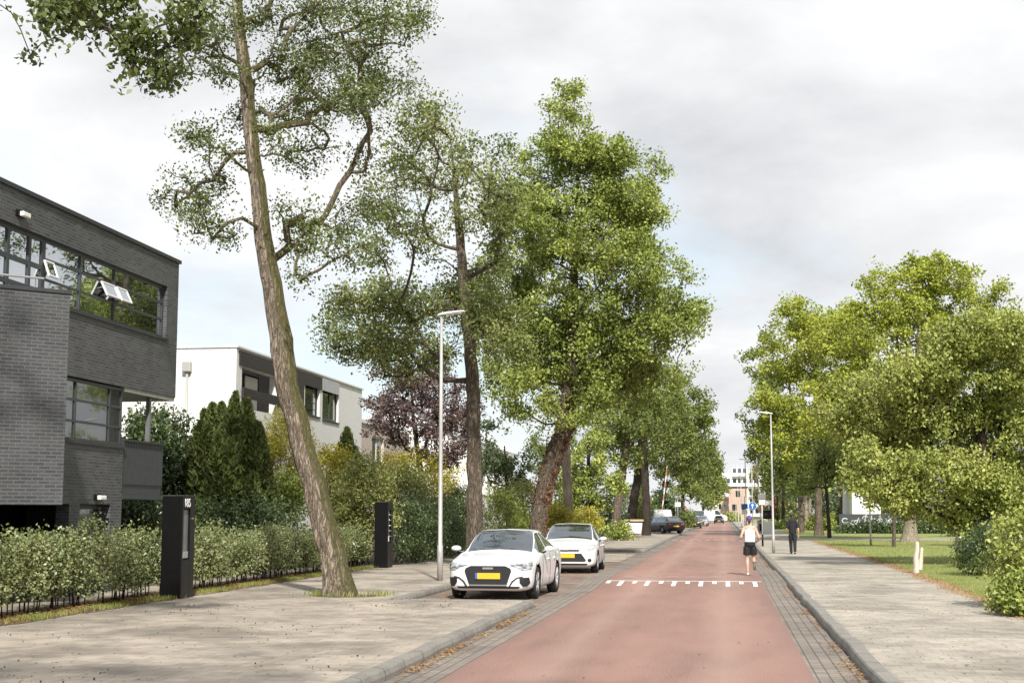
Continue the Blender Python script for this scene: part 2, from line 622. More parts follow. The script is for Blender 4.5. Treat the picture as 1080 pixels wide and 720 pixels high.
    M['lf_conifer'] = leaf_mat('conifer_spray', [(0, (0.086, 0.063, 0.031)), (0.25, (0.069, 0.086, 0.024)), (0.65, (0.132, 0.178, 0.05)), (1, (0.241, 0.276, 0.094))], 0.12, 0.6, 0.25, 0.9)
    M['lf_gold'] = leaf_mat('golden_spray', [(0, (0.16, 0.176, 0.029)), (0.45, (0.385, 0.344, 0.052)), (1, (0.62, 0.581, 0.132))], 0.3, 0.6, 0.25, 0.9)
    M['lf_shrub'] = leaf_mat('shrub_leaf', [(0, (0.066, 0.086, 0.025)), (0.4, (0.218, 0.251, 0.069)), (0.75, (0.409, 0.409, 0.14)), (1, (0.62, 0.582, 0.265))], 0.22, 0.45, 0.4, 0.8)
    M['lf_hedge'] = leaf_mat('hedge_leaf', [(0, (0.045, 0.067, 0.025)), (0.35, (0.146, 0.185, 0.067)), (0.75, (0.28, 0.302, 0.129)), (0.95, (0.403, 0.403, 0.213)), (1, (0.616, 0.616, 0.515))], 0.2, 0.4, 0.5, 0.8)
    M['lf_bright'] = leaf_mat('bright_leaf', [(0, (0.039, 0.059, 0.012)), (0.45, (0.222, 0.28, 0.054)), (1, (0.548, 0.578, 0.161))], 0.18, 0.45, 0.35, 0.7)
    M['lf_ivy'] = leaf_mat('dead_ivy_leaf', [(0, (0.07, 0.035, 0.02)), (0.5, (0.18, 0.085, 0.045)), (1, (0.36, 0.20, 0.10))], 0.1, 0.7, 0.2)
    M['bark'] = bark_mat('furrowed_bark', (0.075, 0.056, 0.042), (0.62, 0.51, 0.39), (0.085, 0.085, 0.022))
    M['bark2'] = bark_mat('grey_bark', (0.055, 0.044, 0.034), (0.36, 0.285, 0.215), None)
    M['bark_dark'] = bark_mat('dark_bark', (0.03, 0.024, 0.02), (0.125, 0.098, 0.075), None)
    M['bark_pale'] = bark_mat('pale_bark', (0.22, 0.18, 0.13), (0.50, 0.43, 0.33), None, 0.6)
    # metals, glass, plastics
    b = NB('barrier_stripes')
    s = b.n('SeparateXYZ')
    b.L(b.coord(), s.inputs[0])
    fr = b.math('FRACT', b.math('MULTIPLY', s.outputs[2], 0.84))
    M['boom'] = b.done(b.prin(b.mix(b.math('GREATER_THAN', fr, 0.5), (0.74, 0.73, 0.71), (0.55, 0.17, 0.13)), 0.5))  # red stripes paled: the distance haze is put into their colour
    M['black'] = plain('black_coated_steel', (0.005, 0.005, 0.0055), 0.4, var=0.2, Specular_IOR_Level=0.25)
    M['anthracite'] = plain('anthracite_metal', (0.045, 0.05, 0.055), 0.45, var=0.12)
    M['coping'] = plain('dark_coping', (0.035, 0.037, 0.04), 0.55)
    M['galv'] = plain('galvanised_steel', (0.42, 0.41, 0.385), 0.5, 0.25, var=0.12, scale=18)
    M['white_metal'] = plain('white_lacquer', (0.70, 0.70, 0.69), 0.4, var=0.06)
    M['steel'] = plain('brushed_steel', (0.62, 0.62, 0.62), 0.3, 0.9)
    M['grey_plate'] = plain('grey_plate', (0.20, 0.20, 0.205), 0.4, 0.3)
    M['signblue'] = plain('sign_blue', (0.02, 0.13, 0.42), 0.4)
    M['signred'] = plain('sign_red', (0.55, 0.05, 0.035), 0.45)
    M['signwhite'] = plain('sign_white', (0.78, 0.78, 0.76), 0.45, var=0.04)
    M['signyellow'] = plain('sign_yellow', (0.75, 0.55, 0.08), 0.5)
    M['wood'] = plain('weathered_wood', (0.60, 0.52, 0.44), 0.9, var=0.22, scale=16)
    M['plank'] = plain('light_timber', (0.50, 0.37, 0.22), 0.7)
    M['rubber'] = plain('tyre_rubber', (0.018, 0.018, 0.018), 0.8)
    M['darkplastic'] = plain('dark_plastic', (0.02, 0.02, 0.022), 0.45)
    M['rim'] = plain('alloy_rim', (0.74, 0.74, 0.75), 0.35, 0.1)
    M['chrome'] = plain('chrome', (0.75, 0.75, 0.76), 0.12, 1.0, var=0.02)
    M['plate'] = plain('yellow_number_plate', (0.74, 0.45, 0.03), 0.45, var=0.04)
    M['plateblue'] = plain('blue_plate_band', (0.04, 0.13, 0.42), 0.45)

    def paint(name, c):
        b = NB(name)
        return b.done(b.prin(c, 0.32, 0.0, None, Coat_Weight=0.7, Coat_Roughness=0.04))
    M['car_white'] = paint('white_car_paint', (0.80, 0.81, 0.825))
    M['car_black'] = paint('black_car_paint', (0.012, 0.012, 0.015))
    M['car_blue'] = paint('dark_blue_car_paint', (0.02, 0.024, 0.04))
    M['car_grey'] = paint('silver_car_paint', (0.36, 0.37, 0.38))
    b = NB('car_glass')
    g = b.n('BsdfGlossy')
    g.inputs['Roughness'].default_value = 0.02
    g.inputs['Color'].default_value = (0.85, 0.9, 0.95, 1)
    lw = b.n('LayerWeight')
    lw.inputs['Blend'].default_value = 0.45
    mx = b.n('MixShader')
    b.L(b.math('ADD', b.math('MULTIPLY', lw.outputs['Facing'], 0.50), 0.07), mx.inputs[0])
    b.L(b.prin((0.012, 0.016, 0.017), 0.1), mx.inputs[1])
    b.L(g.outputs[0], mx.inputs[2])
    M['carglass'] = b.done(mx.outputs[0])
    b = NB('window_glass')
    g = b.n('BsdfGlossy')
    g.inputs['Roughness'].default_value = 0.015
    wob = b.noise(b.coord(), 0.8, 2)
    b.L(b.bump(wob, 0.04, 0.1), g.inputs['Normal'])
    g.inputs['Color'].default_value = (0.92, 0.97, 1.0, 1)
    mx = b.n('MixShader')
    mx.inputs[0].default_value = 0.62
    b.L(b.prin((0.012, 0.018, 0.016), 0.1), mx.inputs[1])
    b.L(g.outputs[0], mx.inputs[2])
    M['glass'] = b.done(mx.outputs[0])
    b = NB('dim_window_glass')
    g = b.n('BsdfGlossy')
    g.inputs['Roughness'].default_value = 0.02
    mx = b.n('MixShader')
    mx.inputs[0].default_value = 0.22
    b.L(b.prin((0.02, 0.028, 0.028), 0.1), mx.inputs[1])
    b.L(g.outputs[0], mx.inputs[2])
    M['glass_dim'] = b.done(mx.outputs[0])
    b = NB('headlamp_glass')
    f = b.noise(b.coord('Object', scale=(1, 1, 2.5)), 9, 2)
    M['lampglass'] = b.done(b.prin(b.ramp(f, [(0.38, (0.10, 0.11, 0.12)), (0.62, (0.62, 0.64, 0.66))]), 0.1, 0.35, None, Coat_Weight=1.0))
    M['chromed_lamp'] = plain('clear_headlamp', (0.62, 0.63, 0.62), 0.15, 0.4, var=0.3, scale=12, Coat_Weight=1.0)
    # buildings
    M['brick_dark'] = brick_mat('dark_engineering_brick', (0.052, 0.055, 0.061), (0.105, 0.108, 0.115), (0.15, 0.15, 0.152), 0.22, 0.068, 0.009, 0.5, 0.3)
    M['brick_bay'] = brick_mat('dark_brick_pale_joints', (0.050, 0.054, 0.060), (0.085, 0.088, 0.094), (0.13, 0.13, 0.132), 0.22, 0.068, 0.010, 0.5, 0.25)
    M['brick_white'] = brick_mat('white_painted_brick', (0.82, 0.815, 0.80), (0.79, 0.785, 0.77), (0.71, 0.705, 0.69), 0.3, 0.10, 0.008, 0.7, 0.06)
    M['brick_pale'] = brick_mat('pale_pink_brick', (0.62, 0.50, 0.42), (0.52, 0.42, 0.35), (0.55, 0.50, 0.45), 0.22, 0.07, 0.012, 0.8, 0.15)
    M['brick_orange'] = brick_mat('orange_brick', (0.60, 0.43, 0.33), (0.53, 0.37, 0.29), (0.45, 0.38, 0.32), 0.5, 0.2, 0.02, 0.8, 0.15)
    M['beige_wall'] = plain('beige_render', (0.60, 0.50, 0.36), 0.8)
    M['white_wall'] = plain('white_render', (0.78, 0.77, 0.75), 0.75, var=0.05, scale=2)
    M['grey_wall'] = plain('grey_panel', (0.42, 0.43, 0.44), 0.6)
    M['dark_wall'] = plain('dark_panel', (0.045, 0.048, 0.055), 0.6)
    M['soffit'] = plain('soffit_board', (0.30, 0.32, 0.27), 0.7)
    b = NB('dark_wood_cladding')
    s = b.n('SeparateXYZ')
    b.L(b.coord(), s.inputs[0])
    fr = b.math('FRACT', b.math('MULTIPLY', s.outputs[2], 7.0))
    n = b.noise(b.coord('Object', scale=(1, 0.4, 9)), 3, 4)
    col = b.ramp(n, [(0.3, (0.018, 0.015, 0.014)), (0.7, (0.05, 0.042, 0.038))])
    col = b.mix(b.math('LESS_THAN', fr, 0.12), col, (0.005, 0.005, 0.005))
    M['clad'] = b.done(b.prin(col, 0.6, 0, b.bump(fr, 0.2, 0.01)))
    M['curtain'] = plain('white_curtain', (0.74, 0.73, 0.69), 0.85, var=0.1, scale=8)
    M['roof_grey'] = plain('light_roof', (0.60, 0.60, 0.60), 0.6)
    M['graffiti'] = plain('graffiti_paint', (0.55, 0.56, 0.57), 0.6)
    M['lamp_white'] = plain('opal_lamp_cover', (0.82, 0.81, 0.77), 0.35, var=0.03)
    # people
    M['skin'] = plain('skin', (0.56, 0.34, 0.25), 0.5, var=0.06, Subsurface_Weight=0.0)
    M['hair'] = plain('dark_hair', (0.012, 0.009, 0.008), 0.55, var=0.3, scale=60, bump=0.5)
    M['shirt_white'] = plain('white_cotton', (0.76, 0.76, 0.75), 0.85, var=0.05, scale=14, bump=0.2)
    M['cloth_black'] = plain('black_cotton', (0.013, 0.013, 0.016), 0.85, var=0.3, scale=14, bump=0.25)
    M['cap'] = plain('purple_cloth', (0.11, 0.055, 0.26), 0.8)
    M['shoe_white'] = plain('white_trainer', (0.62, 0.60, 0.58), 0.6)
    M['sole'] = plain('brown_sole', (0.15, 0.105, 0.075), 0.8)


materials()
M = MAT
rng = np.random.default_rng(7)


# ------------------------------------------------------------------ foliage helpers
def unit(v):
    return v / (np.linalg.norm(v, axis=-1, keepdims=True) + 1e-9)


def leaf_quads(P, L, aspect=0.62, bias=(0, 0, -0.35), fold=0.12, rs=None, up=0.9):
    """one folded leaf-shaped face at every point of P"""
    rs = rs or rng
    n = len(P)
    L = (np.full(n, L) if np.isscalar(L) else np.asarray(L))[:, None] * rs.uniform(0.7, 1.25, (n, 1))
    d = unit(unit(rs.normal(size=(n, 3))) + np.asarray(bias))
    if up > 0:
        q = unit(rs.normal(size=(n, 3)) + np.array([0, -0.55, 0.9]) * up)
        w = unit(np.cross(d, q))
    else:
        w = unit(np.cross(d, unit(rs.normal(size=(n, 3)))))
    nn = np.cross(d, w)
    V = np.empty((n, 4, 3))
    V[:, 0] = P - d * L * 0.5
    V[:, 1] = P + w * L * aspect * 0.5 + nn * L * fold - d * L * 0.06
    V[:, 2] = P + d * L * 0.5
    V[:, 3] = P - w * L * aspect * 0.5 + nn * L * fold - d * L * 0.06
    F = np.arange(n * 4).reshape(n, 4)
    return V.reshape(-1, 3), F


def leaves(name, P, L, mat, parent=None, **kw):
    V, F = leaf_quads(P, L, **kw)
    if parent is not None:
        V = V - np.array(wloc(parent))
    return link(name, fast_mesh(name, V, F), mat, parent)


def lobe_points(lobe, n, rs, shell=0.0):
    cx, cy, cz, rx, ry, rz = lobe
    d = unit(rs.normal(size=(n, 3)))
    r = rs.uniform(shell ** 3, 1, (n, 1)) ** (1 / 3)
    return np.array([cx, cy, cz]) + d * r * np.array([rx, ry, rz])


def resample(pts, rad, step):
    pts = np.asarray(pts, float)
    s = np.concatenate([[0], np.cumsum(np.linalg.norm(np.diff(pts, axis=0), axis=1))])
    m = max(3, int(s[-1] / step) + 1)
    t = np.linspace(0, s[-1], m)

    def pchip(y):
        h = np.diff(s)
        dl = np.diff(y) / h
        g = np.zeros(len(s))
        for i in range(1, len(s) - 1):
            g[i] = (dl[i - 1] * h[i] + dl[i] * h[i - 1]) / (h[i] + h[i - 1])
        g[0], g[-1] = dl[0], dl[-1]
        k = np.clip(np.searchsorted(s, t) - 1, 0, len(s) - 2)
        u = (t - s[k]) / h[k]
        return (1 + 2 * u) * (1 - u) ** 2 * y[k] + u * (1 - u) ** 2 * h[k] * g[k] + u * u * (3 - 2 * u) * y[k + 1] + u * u * (u - 1) * h[k] * g[k + 1]
    P = np.stack([pchip(pts[:, i]) for i in range(3)], 1)
    return P, np.interp(t, s, np.asarray(rad, float))


def rough_trunk(mb, P, Rr, n, rs, amp):
    """tapered trunk with a furrowed, uneven surface"""
    m = len(P)
    T = np.gradient(P, axis=0)
    T = unit(T)
    T[:4] = unit(T[:4] * np.array([.15, .15, 1]))
    u = np.array([1.0, 0, 0])
    ph = rs.uniform(0, 6.28, 8)
    V, F = [], []
    a = np.arange(n) * 2 * math.pi / n
    ridge = rs.normal(size=n)
    for i in range(m):
        u = u - T[i] * np.dot(u, T[i])
        u /= np.linalg.norm(u)
        w = np.cross(T[i], u)
        if i % 2 == 0:
            ridge = 0.72 * ridge + 0.7 * rs.normal(size=n)
        k = 1 + amp * (0.6 * np.sin(3 * a + ph[0] + 0.6 * i * 0.1) + 0.4 * np.sin(5 * a + ph[1] - i * 0.07)) + amp * 0.55 * ridge
        V.append(P[i] + (Rr[i] * k)[:, None] * (np.cos(a)[:, None] * u + np.sin(a)[:, None] * w))
    for i in range(m - 1):
        for j in range(n):
            kk = (j + 1) % n
            F.append((i * n + j, i * n + kk, (i + 1) * n + kk, (i + 1) * n + j))
    F.append(tuple((m - 1) * n + j for j in range(n)))
    mb.add(np.concatenate(V), F)


def make_tree(name, label, trunk, lobes, leaf, lmat, bmat, group=None, per=40, cr=0.45, seed=1, start=0.35, bias=(0, 0, -0.35),
              aspect=0.62, twig=0.010, nside=14, amp=0.05, step=0.35, cat='tree', wig=0.06, extra=None, limb_sides=6, droop=0.0, minr=0.0):
    """trunk: (x,y,z,r) points; lobes: (cx,cy,cz,rx,ry,rz,n clusters); twigs join every leaf cluster to the nearest limb"""
    rs = np.random.default_rng(seed)
    trunk = np.asarray(trunk, float)
    root = empty(name, trunk[0, :3], label, cat, group)
    P, Rr = resample(trunk[:, :3], trunk[:, 3], 0.25)
    jit = rs.normal(size=P.shape) * 0.02
    jit[:, 2] = 0
    jit[:4] = 0
    P[0, 2] -= .12
    P = P + jit * Rr[:, None] * 3
    mb = MB()
    rough_trunk(mb, P, Rr, nside, rs, amp)
    # limbs and twigs
    nodes = [p for p in P]
    par = [-1] * len(P)
    ntr = len(P)
    free = int(ntr * start)
    C = []
    for lb in lobes:
        n = int(lb[6])
        m = max(3, n // 3)
        sub = lobe_points(lb[:6], m, rs, .45)
        rr = np.array(lb[3:6]) * np.array([.40, .40, .34])
        w = rs.uniform(.3, 1, m)
        which = rs.choice(m, n, p=w / w.sum())
        c = sub[which] + np.clip(rs.normal(size=(n, 3)) * .62, -1.3, 1.3) * rr
        C.append(c)
    C = np.concatenate(C)
    dist = np.array([np.min(np.linalg.norm(P[free:] - c, axis=1)) for c in C])
    order = np.argsort(dist)
    pos = np.array(nodes)
    buf = np.zeros((len(C) * 60 + ntr, 3))
    buf[:ntr] = pos
    cnt = ntr
    tips = []
    for ci in order:
        c = C[ci]
        q = buf[free:cnt]
        dv = c - q
        dd = np.linalg.norm(dv, axis=1)
        cost = dd + np.maximum(0, (q[:, 2] - c[2]) + 0.25 * dd) * 0.9
        cost[:ntr - free] += np.where(dd[:ntr - free] > 1.2, 0.25, 0.0)
        k = free + int(np.argmin(cost))
        a = buf[k]
        D = np.linalg.norm(c - a)
        if D < 0.05:
            tips.append(k)
            continue
        m = min(50, max(2, int(D / step)))
        up = np.array([0, 0, 0.22 * D])
        hor = (c - a) * np.array([1, 1, 0.35]) * 0.5
        ctl = a + hor + up * 0.5
        prev = k
        off = rs.normal(size=3) * wig * D
        for j in range(1, m + 1):
            t = j / m
            p = (1 - t) ** 2 * a + 2 * t * (1 - t) * ctl + t * t * c + off * math.sin(t * math.pi) + rs.normal(size=3) * 0.03
            buf[cnt] = p
            par.append(prev)
            prev = cnt
            cnt += 1
        tips.append(prev)
    pos = buf[:cnt]
    load = np.zeros(cnt)
    for t in tips:
        load[t] += 1
    for i in range(cnt - 1, ntr - 1, -1):
        load[par[i]] += load[i] if par[i] >= 0 else 0
    rad = twig * np.maximum(load, 0.5) ** 0.42
    rad[:ntr] = Rr
    kids = {}
    for i in range(ntr, cnt):
        kids.setdefault(par[i], []).append(i)
    for i in range(ntr, cnt):
        p = par[i]
        if p >= ntr and max(kids[p], key=lambda q: load[q]) == i:
            continue
        chain, j = [p, i], i
        while j in kids:
            j = max(kids[j], key=lambda q: load[q])
            chain.append(j)
        r = rad[chain]
        r[0] = r[1] if p >= ntr else min(r[1] * 1.35, Rr[min(p, ntr - 1)])
        if r.max() < minr:
            continue
        mb.tube(pos[chain], r, limb_sides if r[1] > 0.03 else 4, cap=False)
    mb.build('trunk', bmat, root, smooth=True, fix=False)
    # leaves round every tip, some strung along the last bit of twig
    tp = pos[tips]
    k = rs.poisson(per, len(tp))
    cen = np.repeat(tp, k, axis=0)
    spread = unit(rs.normal(size=cen.shape)) * rs.uniform(0, 1, (len(cen), 1)) ** 0.55 * 1.35
    spread[:, 2] *= 0.85
    size = np.repeat(rs.uniform(0.65, 1.25, len(tp)), k)[:, None]
    Pl = cen + spread * cr * size
    Pl[:, 2] -= droop * np.linalg.norm(spread[:, :2], axis=1) * cr
    if extra is not None:
        Pl = np.concatenate([Pl, extra])
    leaves('crown', Pl, leaf, lmat, root, aspect=aspect, bias=bias, rs=rs)
    return root


def pxlobe(px, py, rx, ry, Y, n, depth=None, dY=0.0):
    """a lobe read off the photograph, set at the distance Y of its tree, with its own real thickness"""
    ppm = _F / (Y + dY)
    c = atY(px, py, Y + dY)
    return (c[0], c[1], c[2], rx / ppm, depth if depth else 0.75 * max(rx, ry) / ppm, ry / ppm, n)


def pxtrunk(pts, Y, dYs=None):
    out = []
    for i, (px, py, wpx) in enumerate(pts):
        y = Y + (dYs[i] if dYs else 0)
        c = atY(px, py, y)
        out.append((c[0], c[1], c[2], 0.5 * wpx * y / _F))
    return out


# ------------------------------------------------------------------ ground, road, kerbs, paving
def structure(o, label, cat):
    return tag(o, label, cat, None, 'structure')


def sheet(name, x0, x1, y0, y1, z, mat, label, cat, nx=1, ny=1, zf=None):
    xs, ys = np.linspace(x0, x1, nx + 1), np.linspace(y0, y1, ny + 1)
    V = [(x, y, z + (zf(x, y) if zf else 0)) for y in ys for x in xs]
    F = [(j * (nx + 1) + i, j * (nx + 1) + i + 1, (j + 1) * (nx + 1) + i + 1, (j + 1) * (nx + 1) + i) for j in range(ny) for i in range(nx)]
    me = bpy.data.meshes.new(name)
    me.from_pydata(V, [], F)
    return structure(link(name, me, mat, None, bool(zf)), label, cat)


def poly_sheet(name, pts, z, mat, label, cat):
    me = bpy.data.meshes.new(name)
    me.from_pydata([(x, y, z) for x, y in pts], [], [tuple(range(len(pts)))])
    return structure(link(name, me, mat), label, cat)


def hump(x, y):
    """raised table in the road"""
    z = 0.0
    for a, b, c, d, h in ((35.6, 38.8, 45.5, 48.5, 0.07), (92, 94, 97, 99, 0.06), (128, 130, 133, 135, 0.06)):
        if a < y < d:
            t = min(1, (y - a) / (b - a), (d - y) / (d - c))
            z = h * (t * t * (3 - 2 * t))
    return z


RX0, RX1 = -3.18, 0.97          # edges of the red carriageway
KL, KR = -3.76, 1.56            # foot of the left and right kerbs
PZ = 0.12                       # top of the pavements
FAR = 420

sheet('ground', -900, 900, -60, 2400, -0.06, M['earth'], 'green and brown earth spreading out to the horizon', 'ground')
sheet('road', RX0, RX1, -6, FAR, 0.0, M['asphalt'], 'red asphalt cycle street running away to the far buildings', 'road', 1, 2130, hump)
sheet('gutter', KL, RX0, -6, FAR, -0.001, M['gutter'], 'grey brick gutter between the red asphalt and the car side kerb', 'gutter', 1, 2130, hump)
sheet('gutter', RX1, KR, -6, FAR, -0.001, M['gutter'], 'grey brick gutter below the kerb on the lawn side of the street', 'gutter', 1, 2130, hump)
sheet('parking_bay', -6.62, KL, 28.7, 69.0, 0.002, M['bay'], 'brown brick parking bay under the two white cars', 'parking bay')
sheet('paved_ramp', -6.3, -3.95, 54.5, 66.5, 0.02, M['path'], 'pale slab crossing at the end of the parking bay', 'ramp')

pl = [(-60, -6), (-3.90, -6), (-3.90, 28.35), (-4.15, 28.62), (-6.75, 28.62), (-6.75, 69.2), (-3.9, 69.2), (-3.9, 178), (-11.1, 178), (-11.1, 18.0), (-60, 18.0)]
poly_sheet('pavement', pl, PZ, M['pave_l'], 'wide beige slab pavement in front of the hedge and the black pillars', 'pavement')
sheet('pavement', -14, -3.9, 178, FAR, PZ, M['pave_l'], 'beige pavement far up the left side beside the distant parked cars', 'pavement')


def edge_x(y):
    """lawn-side edge of the right pavement"""
    return 4.72 + 0.62 * min(1, max(0, (y - 17) / 30)) + 0.05 * math.sin(y * 0.9) + 0.03 * math.sin(y * 2.3)


ey = np.linspace(-6, FAR, 300)
prp = [(KR + 0.14, -6)] + [(edge_x(y), y) for y in ey] + [(KR + 0.14, FAR)]
poly_sheet('pavement', prp, PZ, M['pave_r'], 'grey slab pavement beside the lawn where the man in black walks', 'pavement')


def kerb(name, pts, label, w=0.2, h=PZ + 0.012, side=1):
    """kerb stones swept along a line; the line is the foot of the road-side face"""
    pts = np.asarray(pts, float)
    n = len(pts)
    nor = []
    for i in range(n):
        t = pts[min(i + 1, n - 1)] - pts[max(i - 1, 0)]
        t /= np.linalg.norm(t)
        nor.append(np.array([t[1], -t[0]]) * side)
    prof = [(0, -0.05), (0.0, h * 0.45), (0.022, h - 0.018), (0.04, h), (w, h), (w, -0.05)]
    V, F = [], []
    for i in range(n):
        for o, z in prof:
            V.append((*(pts[i] + nor[i] * o), z))
    m = len(prof)
    for i in range(n - 1):
        for j in range(m - 1):
            F.append((i * m + j, i * m + j + 1, (i + 1) * m + j + 1, (i + 1) * m + j))
    F += [tuple(range(m)), tuple((n - 1) * m + j for j in range(m - 1, -1, -1))]
    o = MB().add(V, F).build(name, M['kerb'])
    return structure(o, label, 'kerb')


def wob(x, y0, y1, s, a=0.012):
    r = np.random.default_rng(s)
    ys = np.arange(y0, y1, 1.0)
    return [(x + a * r.normal(), y) for y in ys] + [(x, y1)]


kerb('kerb', wob(KR, -6, FAR, 3), 'long grey kerb along the lawn side of the red street')
arc = [(-3.90 - 0.14 + 0.28 * math.cos(t) - 0.0, 28.4 + 0.28 * math.sin(t)) for t in np.linspace(0.2, 1.57, 6)]
kerb('kerb', wob(KL, -6, 28.3, 4) + arc + [(x, 28.68) for x in np.arange(-4.5, -6.7, -0.5)], 'grey kerb of the near pavement turning in before the front white car', side=-1)
kerb('kerb', [(-6.62, y) for y in np.arange(28.9, 69.4, 1.5)], 'low kerb along the pavement edge of the parking bay', h=PZ + 0.005, side=-1)
kerb('kerb', [(-6.62, 69.0), (-5.5, 69.0), (-4.4, 69.0), (-3.95, 69.05), (-3.80, 69.2)] + wob(KL, 69.6, 178, 6), 'grey kerb starting beyond the parking bay under the far trees', side=-1)

# lawn, path, verge
lawnp = [(edge_x(y), y) for y in np.linspace(-6, 95, 90)] + [(90, 95), (90, -6)]
poly_sheet('lawn', lawnp, PZ - 0.006, M['lawn'], 'sunlit green lawn with the split wooden post', 'lawn')
lawnp = [(edge_x(y), y) for y in np.linspace(103, FAR, 90)] + [(120, FAR), (120, 103)]
poly_sheet('lawn', lawnp, PZ - 0.006, M['lawn'], 'shaded lawn beyond the cross path under the tall trees', 'lawn')
sheet('cross_path', 5.2, 90, 95, 103, PZ - 0.004, M['path'], 'pale path crossing behind the lawn to the right', 'path')
dp = [(edge_x(y) - 0.05, y) for y in np.linspace(-6, 94, 200)] + [(edge_x(y) + 0.34 + 0.12 * math.sin(y * 1.7) + 0.08 * math.sin(y * 4.1), y) for y in np.linspace(94, -6, 200)]
poly_sheet('dirt_strip', dp, PZ + 0.002, M['dirt'], 'dry brown strip of dirt and litter along the lawn edge', 'dirt')
poly_sheet('garden_soil', [(-60, 18.0), (-11.1, 18.0), (-11.1, 178), (-60, 178)], PZ - 0.008, M['soil'], 'dark soil of the front gardens behind the hedge line', 'soil')
vy = np.linspace(18.0, 45.5, 90)
poly_sheet('hedge_verge', [(-11.55, 18.0)] + [(-11.06 + .05 * math.sin(v * 2.1) + .035 * math.sin(v * 5.3), v) for v in vy] + [(-11.55, 45.5)], PZ + 0.003, M['soil'], 'narrow verge of dark soil with grass tufts at the foot of the hedge', 'verge')
sheet('forecourt', -13.6, -12.2, 19, 44.5, PZ + 0.002, M['path'], 'pale paved forecourt seen between the hedge stems', 'forecourt')
sheet('garden_path', -12.4, -11.1, 29.55, 30.55, PZ + 0.004, M['path'], 'short slab path entering beside the pillar numbered 185', 'path')

# hump markings
mb = MB()
r = random.Random(3)


def mark(mb, x0, x1, y0, y1):
    ys = np.linspace(y0, y1, max(2, int((y1 - y0) / 0.2) + 1))
    V = [(x, y, hump(0, y) + 0.006) for y in ys for x in (x0, x1)]
    mb.add(V, [(2 * i, 2 * i + 1, 2 * i + 3, 2 * i + 2) for i in range(len(ys) - 1)])


mark(mb, RX0 + 0.06, RX1 - 0.04, 38.25, 38.42)
k, x = 0, RX0 + 0.08
while x < RX1 - 0.2:
    long = k % 2 == 1
    mark(mb, x, x + 0.11, 36.7 if long else 37.45, 38.24)
    x += 0.345
    k += 1
structure(mb.build('road_marking', M['paint'], fix=False), 'white line with alternating long and short teeth across the speed hump', 'road marking')
mb = MB()
x = RX0 + 0.3
while x < RX1 - 0.3:
    mark(mb, x, x + 0.3, 40.9, 41.1)
    x += 0.62
mark(mb, RX0 + 0.2, RX1 - 0.2, 40.35, 40.45)
for yy in (95.5, 131.5):
    x = RX0 - 0.3
    while x < RX1 + 0.2:
        mark(mb, x, x + 0.34, yy, yy + 1.2)
        x += 0.55
structure(mb.build('road_marking', M['paint_worn'], fix=False), 'worn dashed lines across the red street at the farther humps', 'road marking')
# darker transverse joint lines across the humps
mb = MB()
for yy in (94.7, 130.6):
    mark(mb, RX0, RX1, yy, yy + 0.5)
structure(mb.build('road_joint', M['dark_wall'], fix=False), 'dark joint lines across the street before the farther humps', 'road joint')


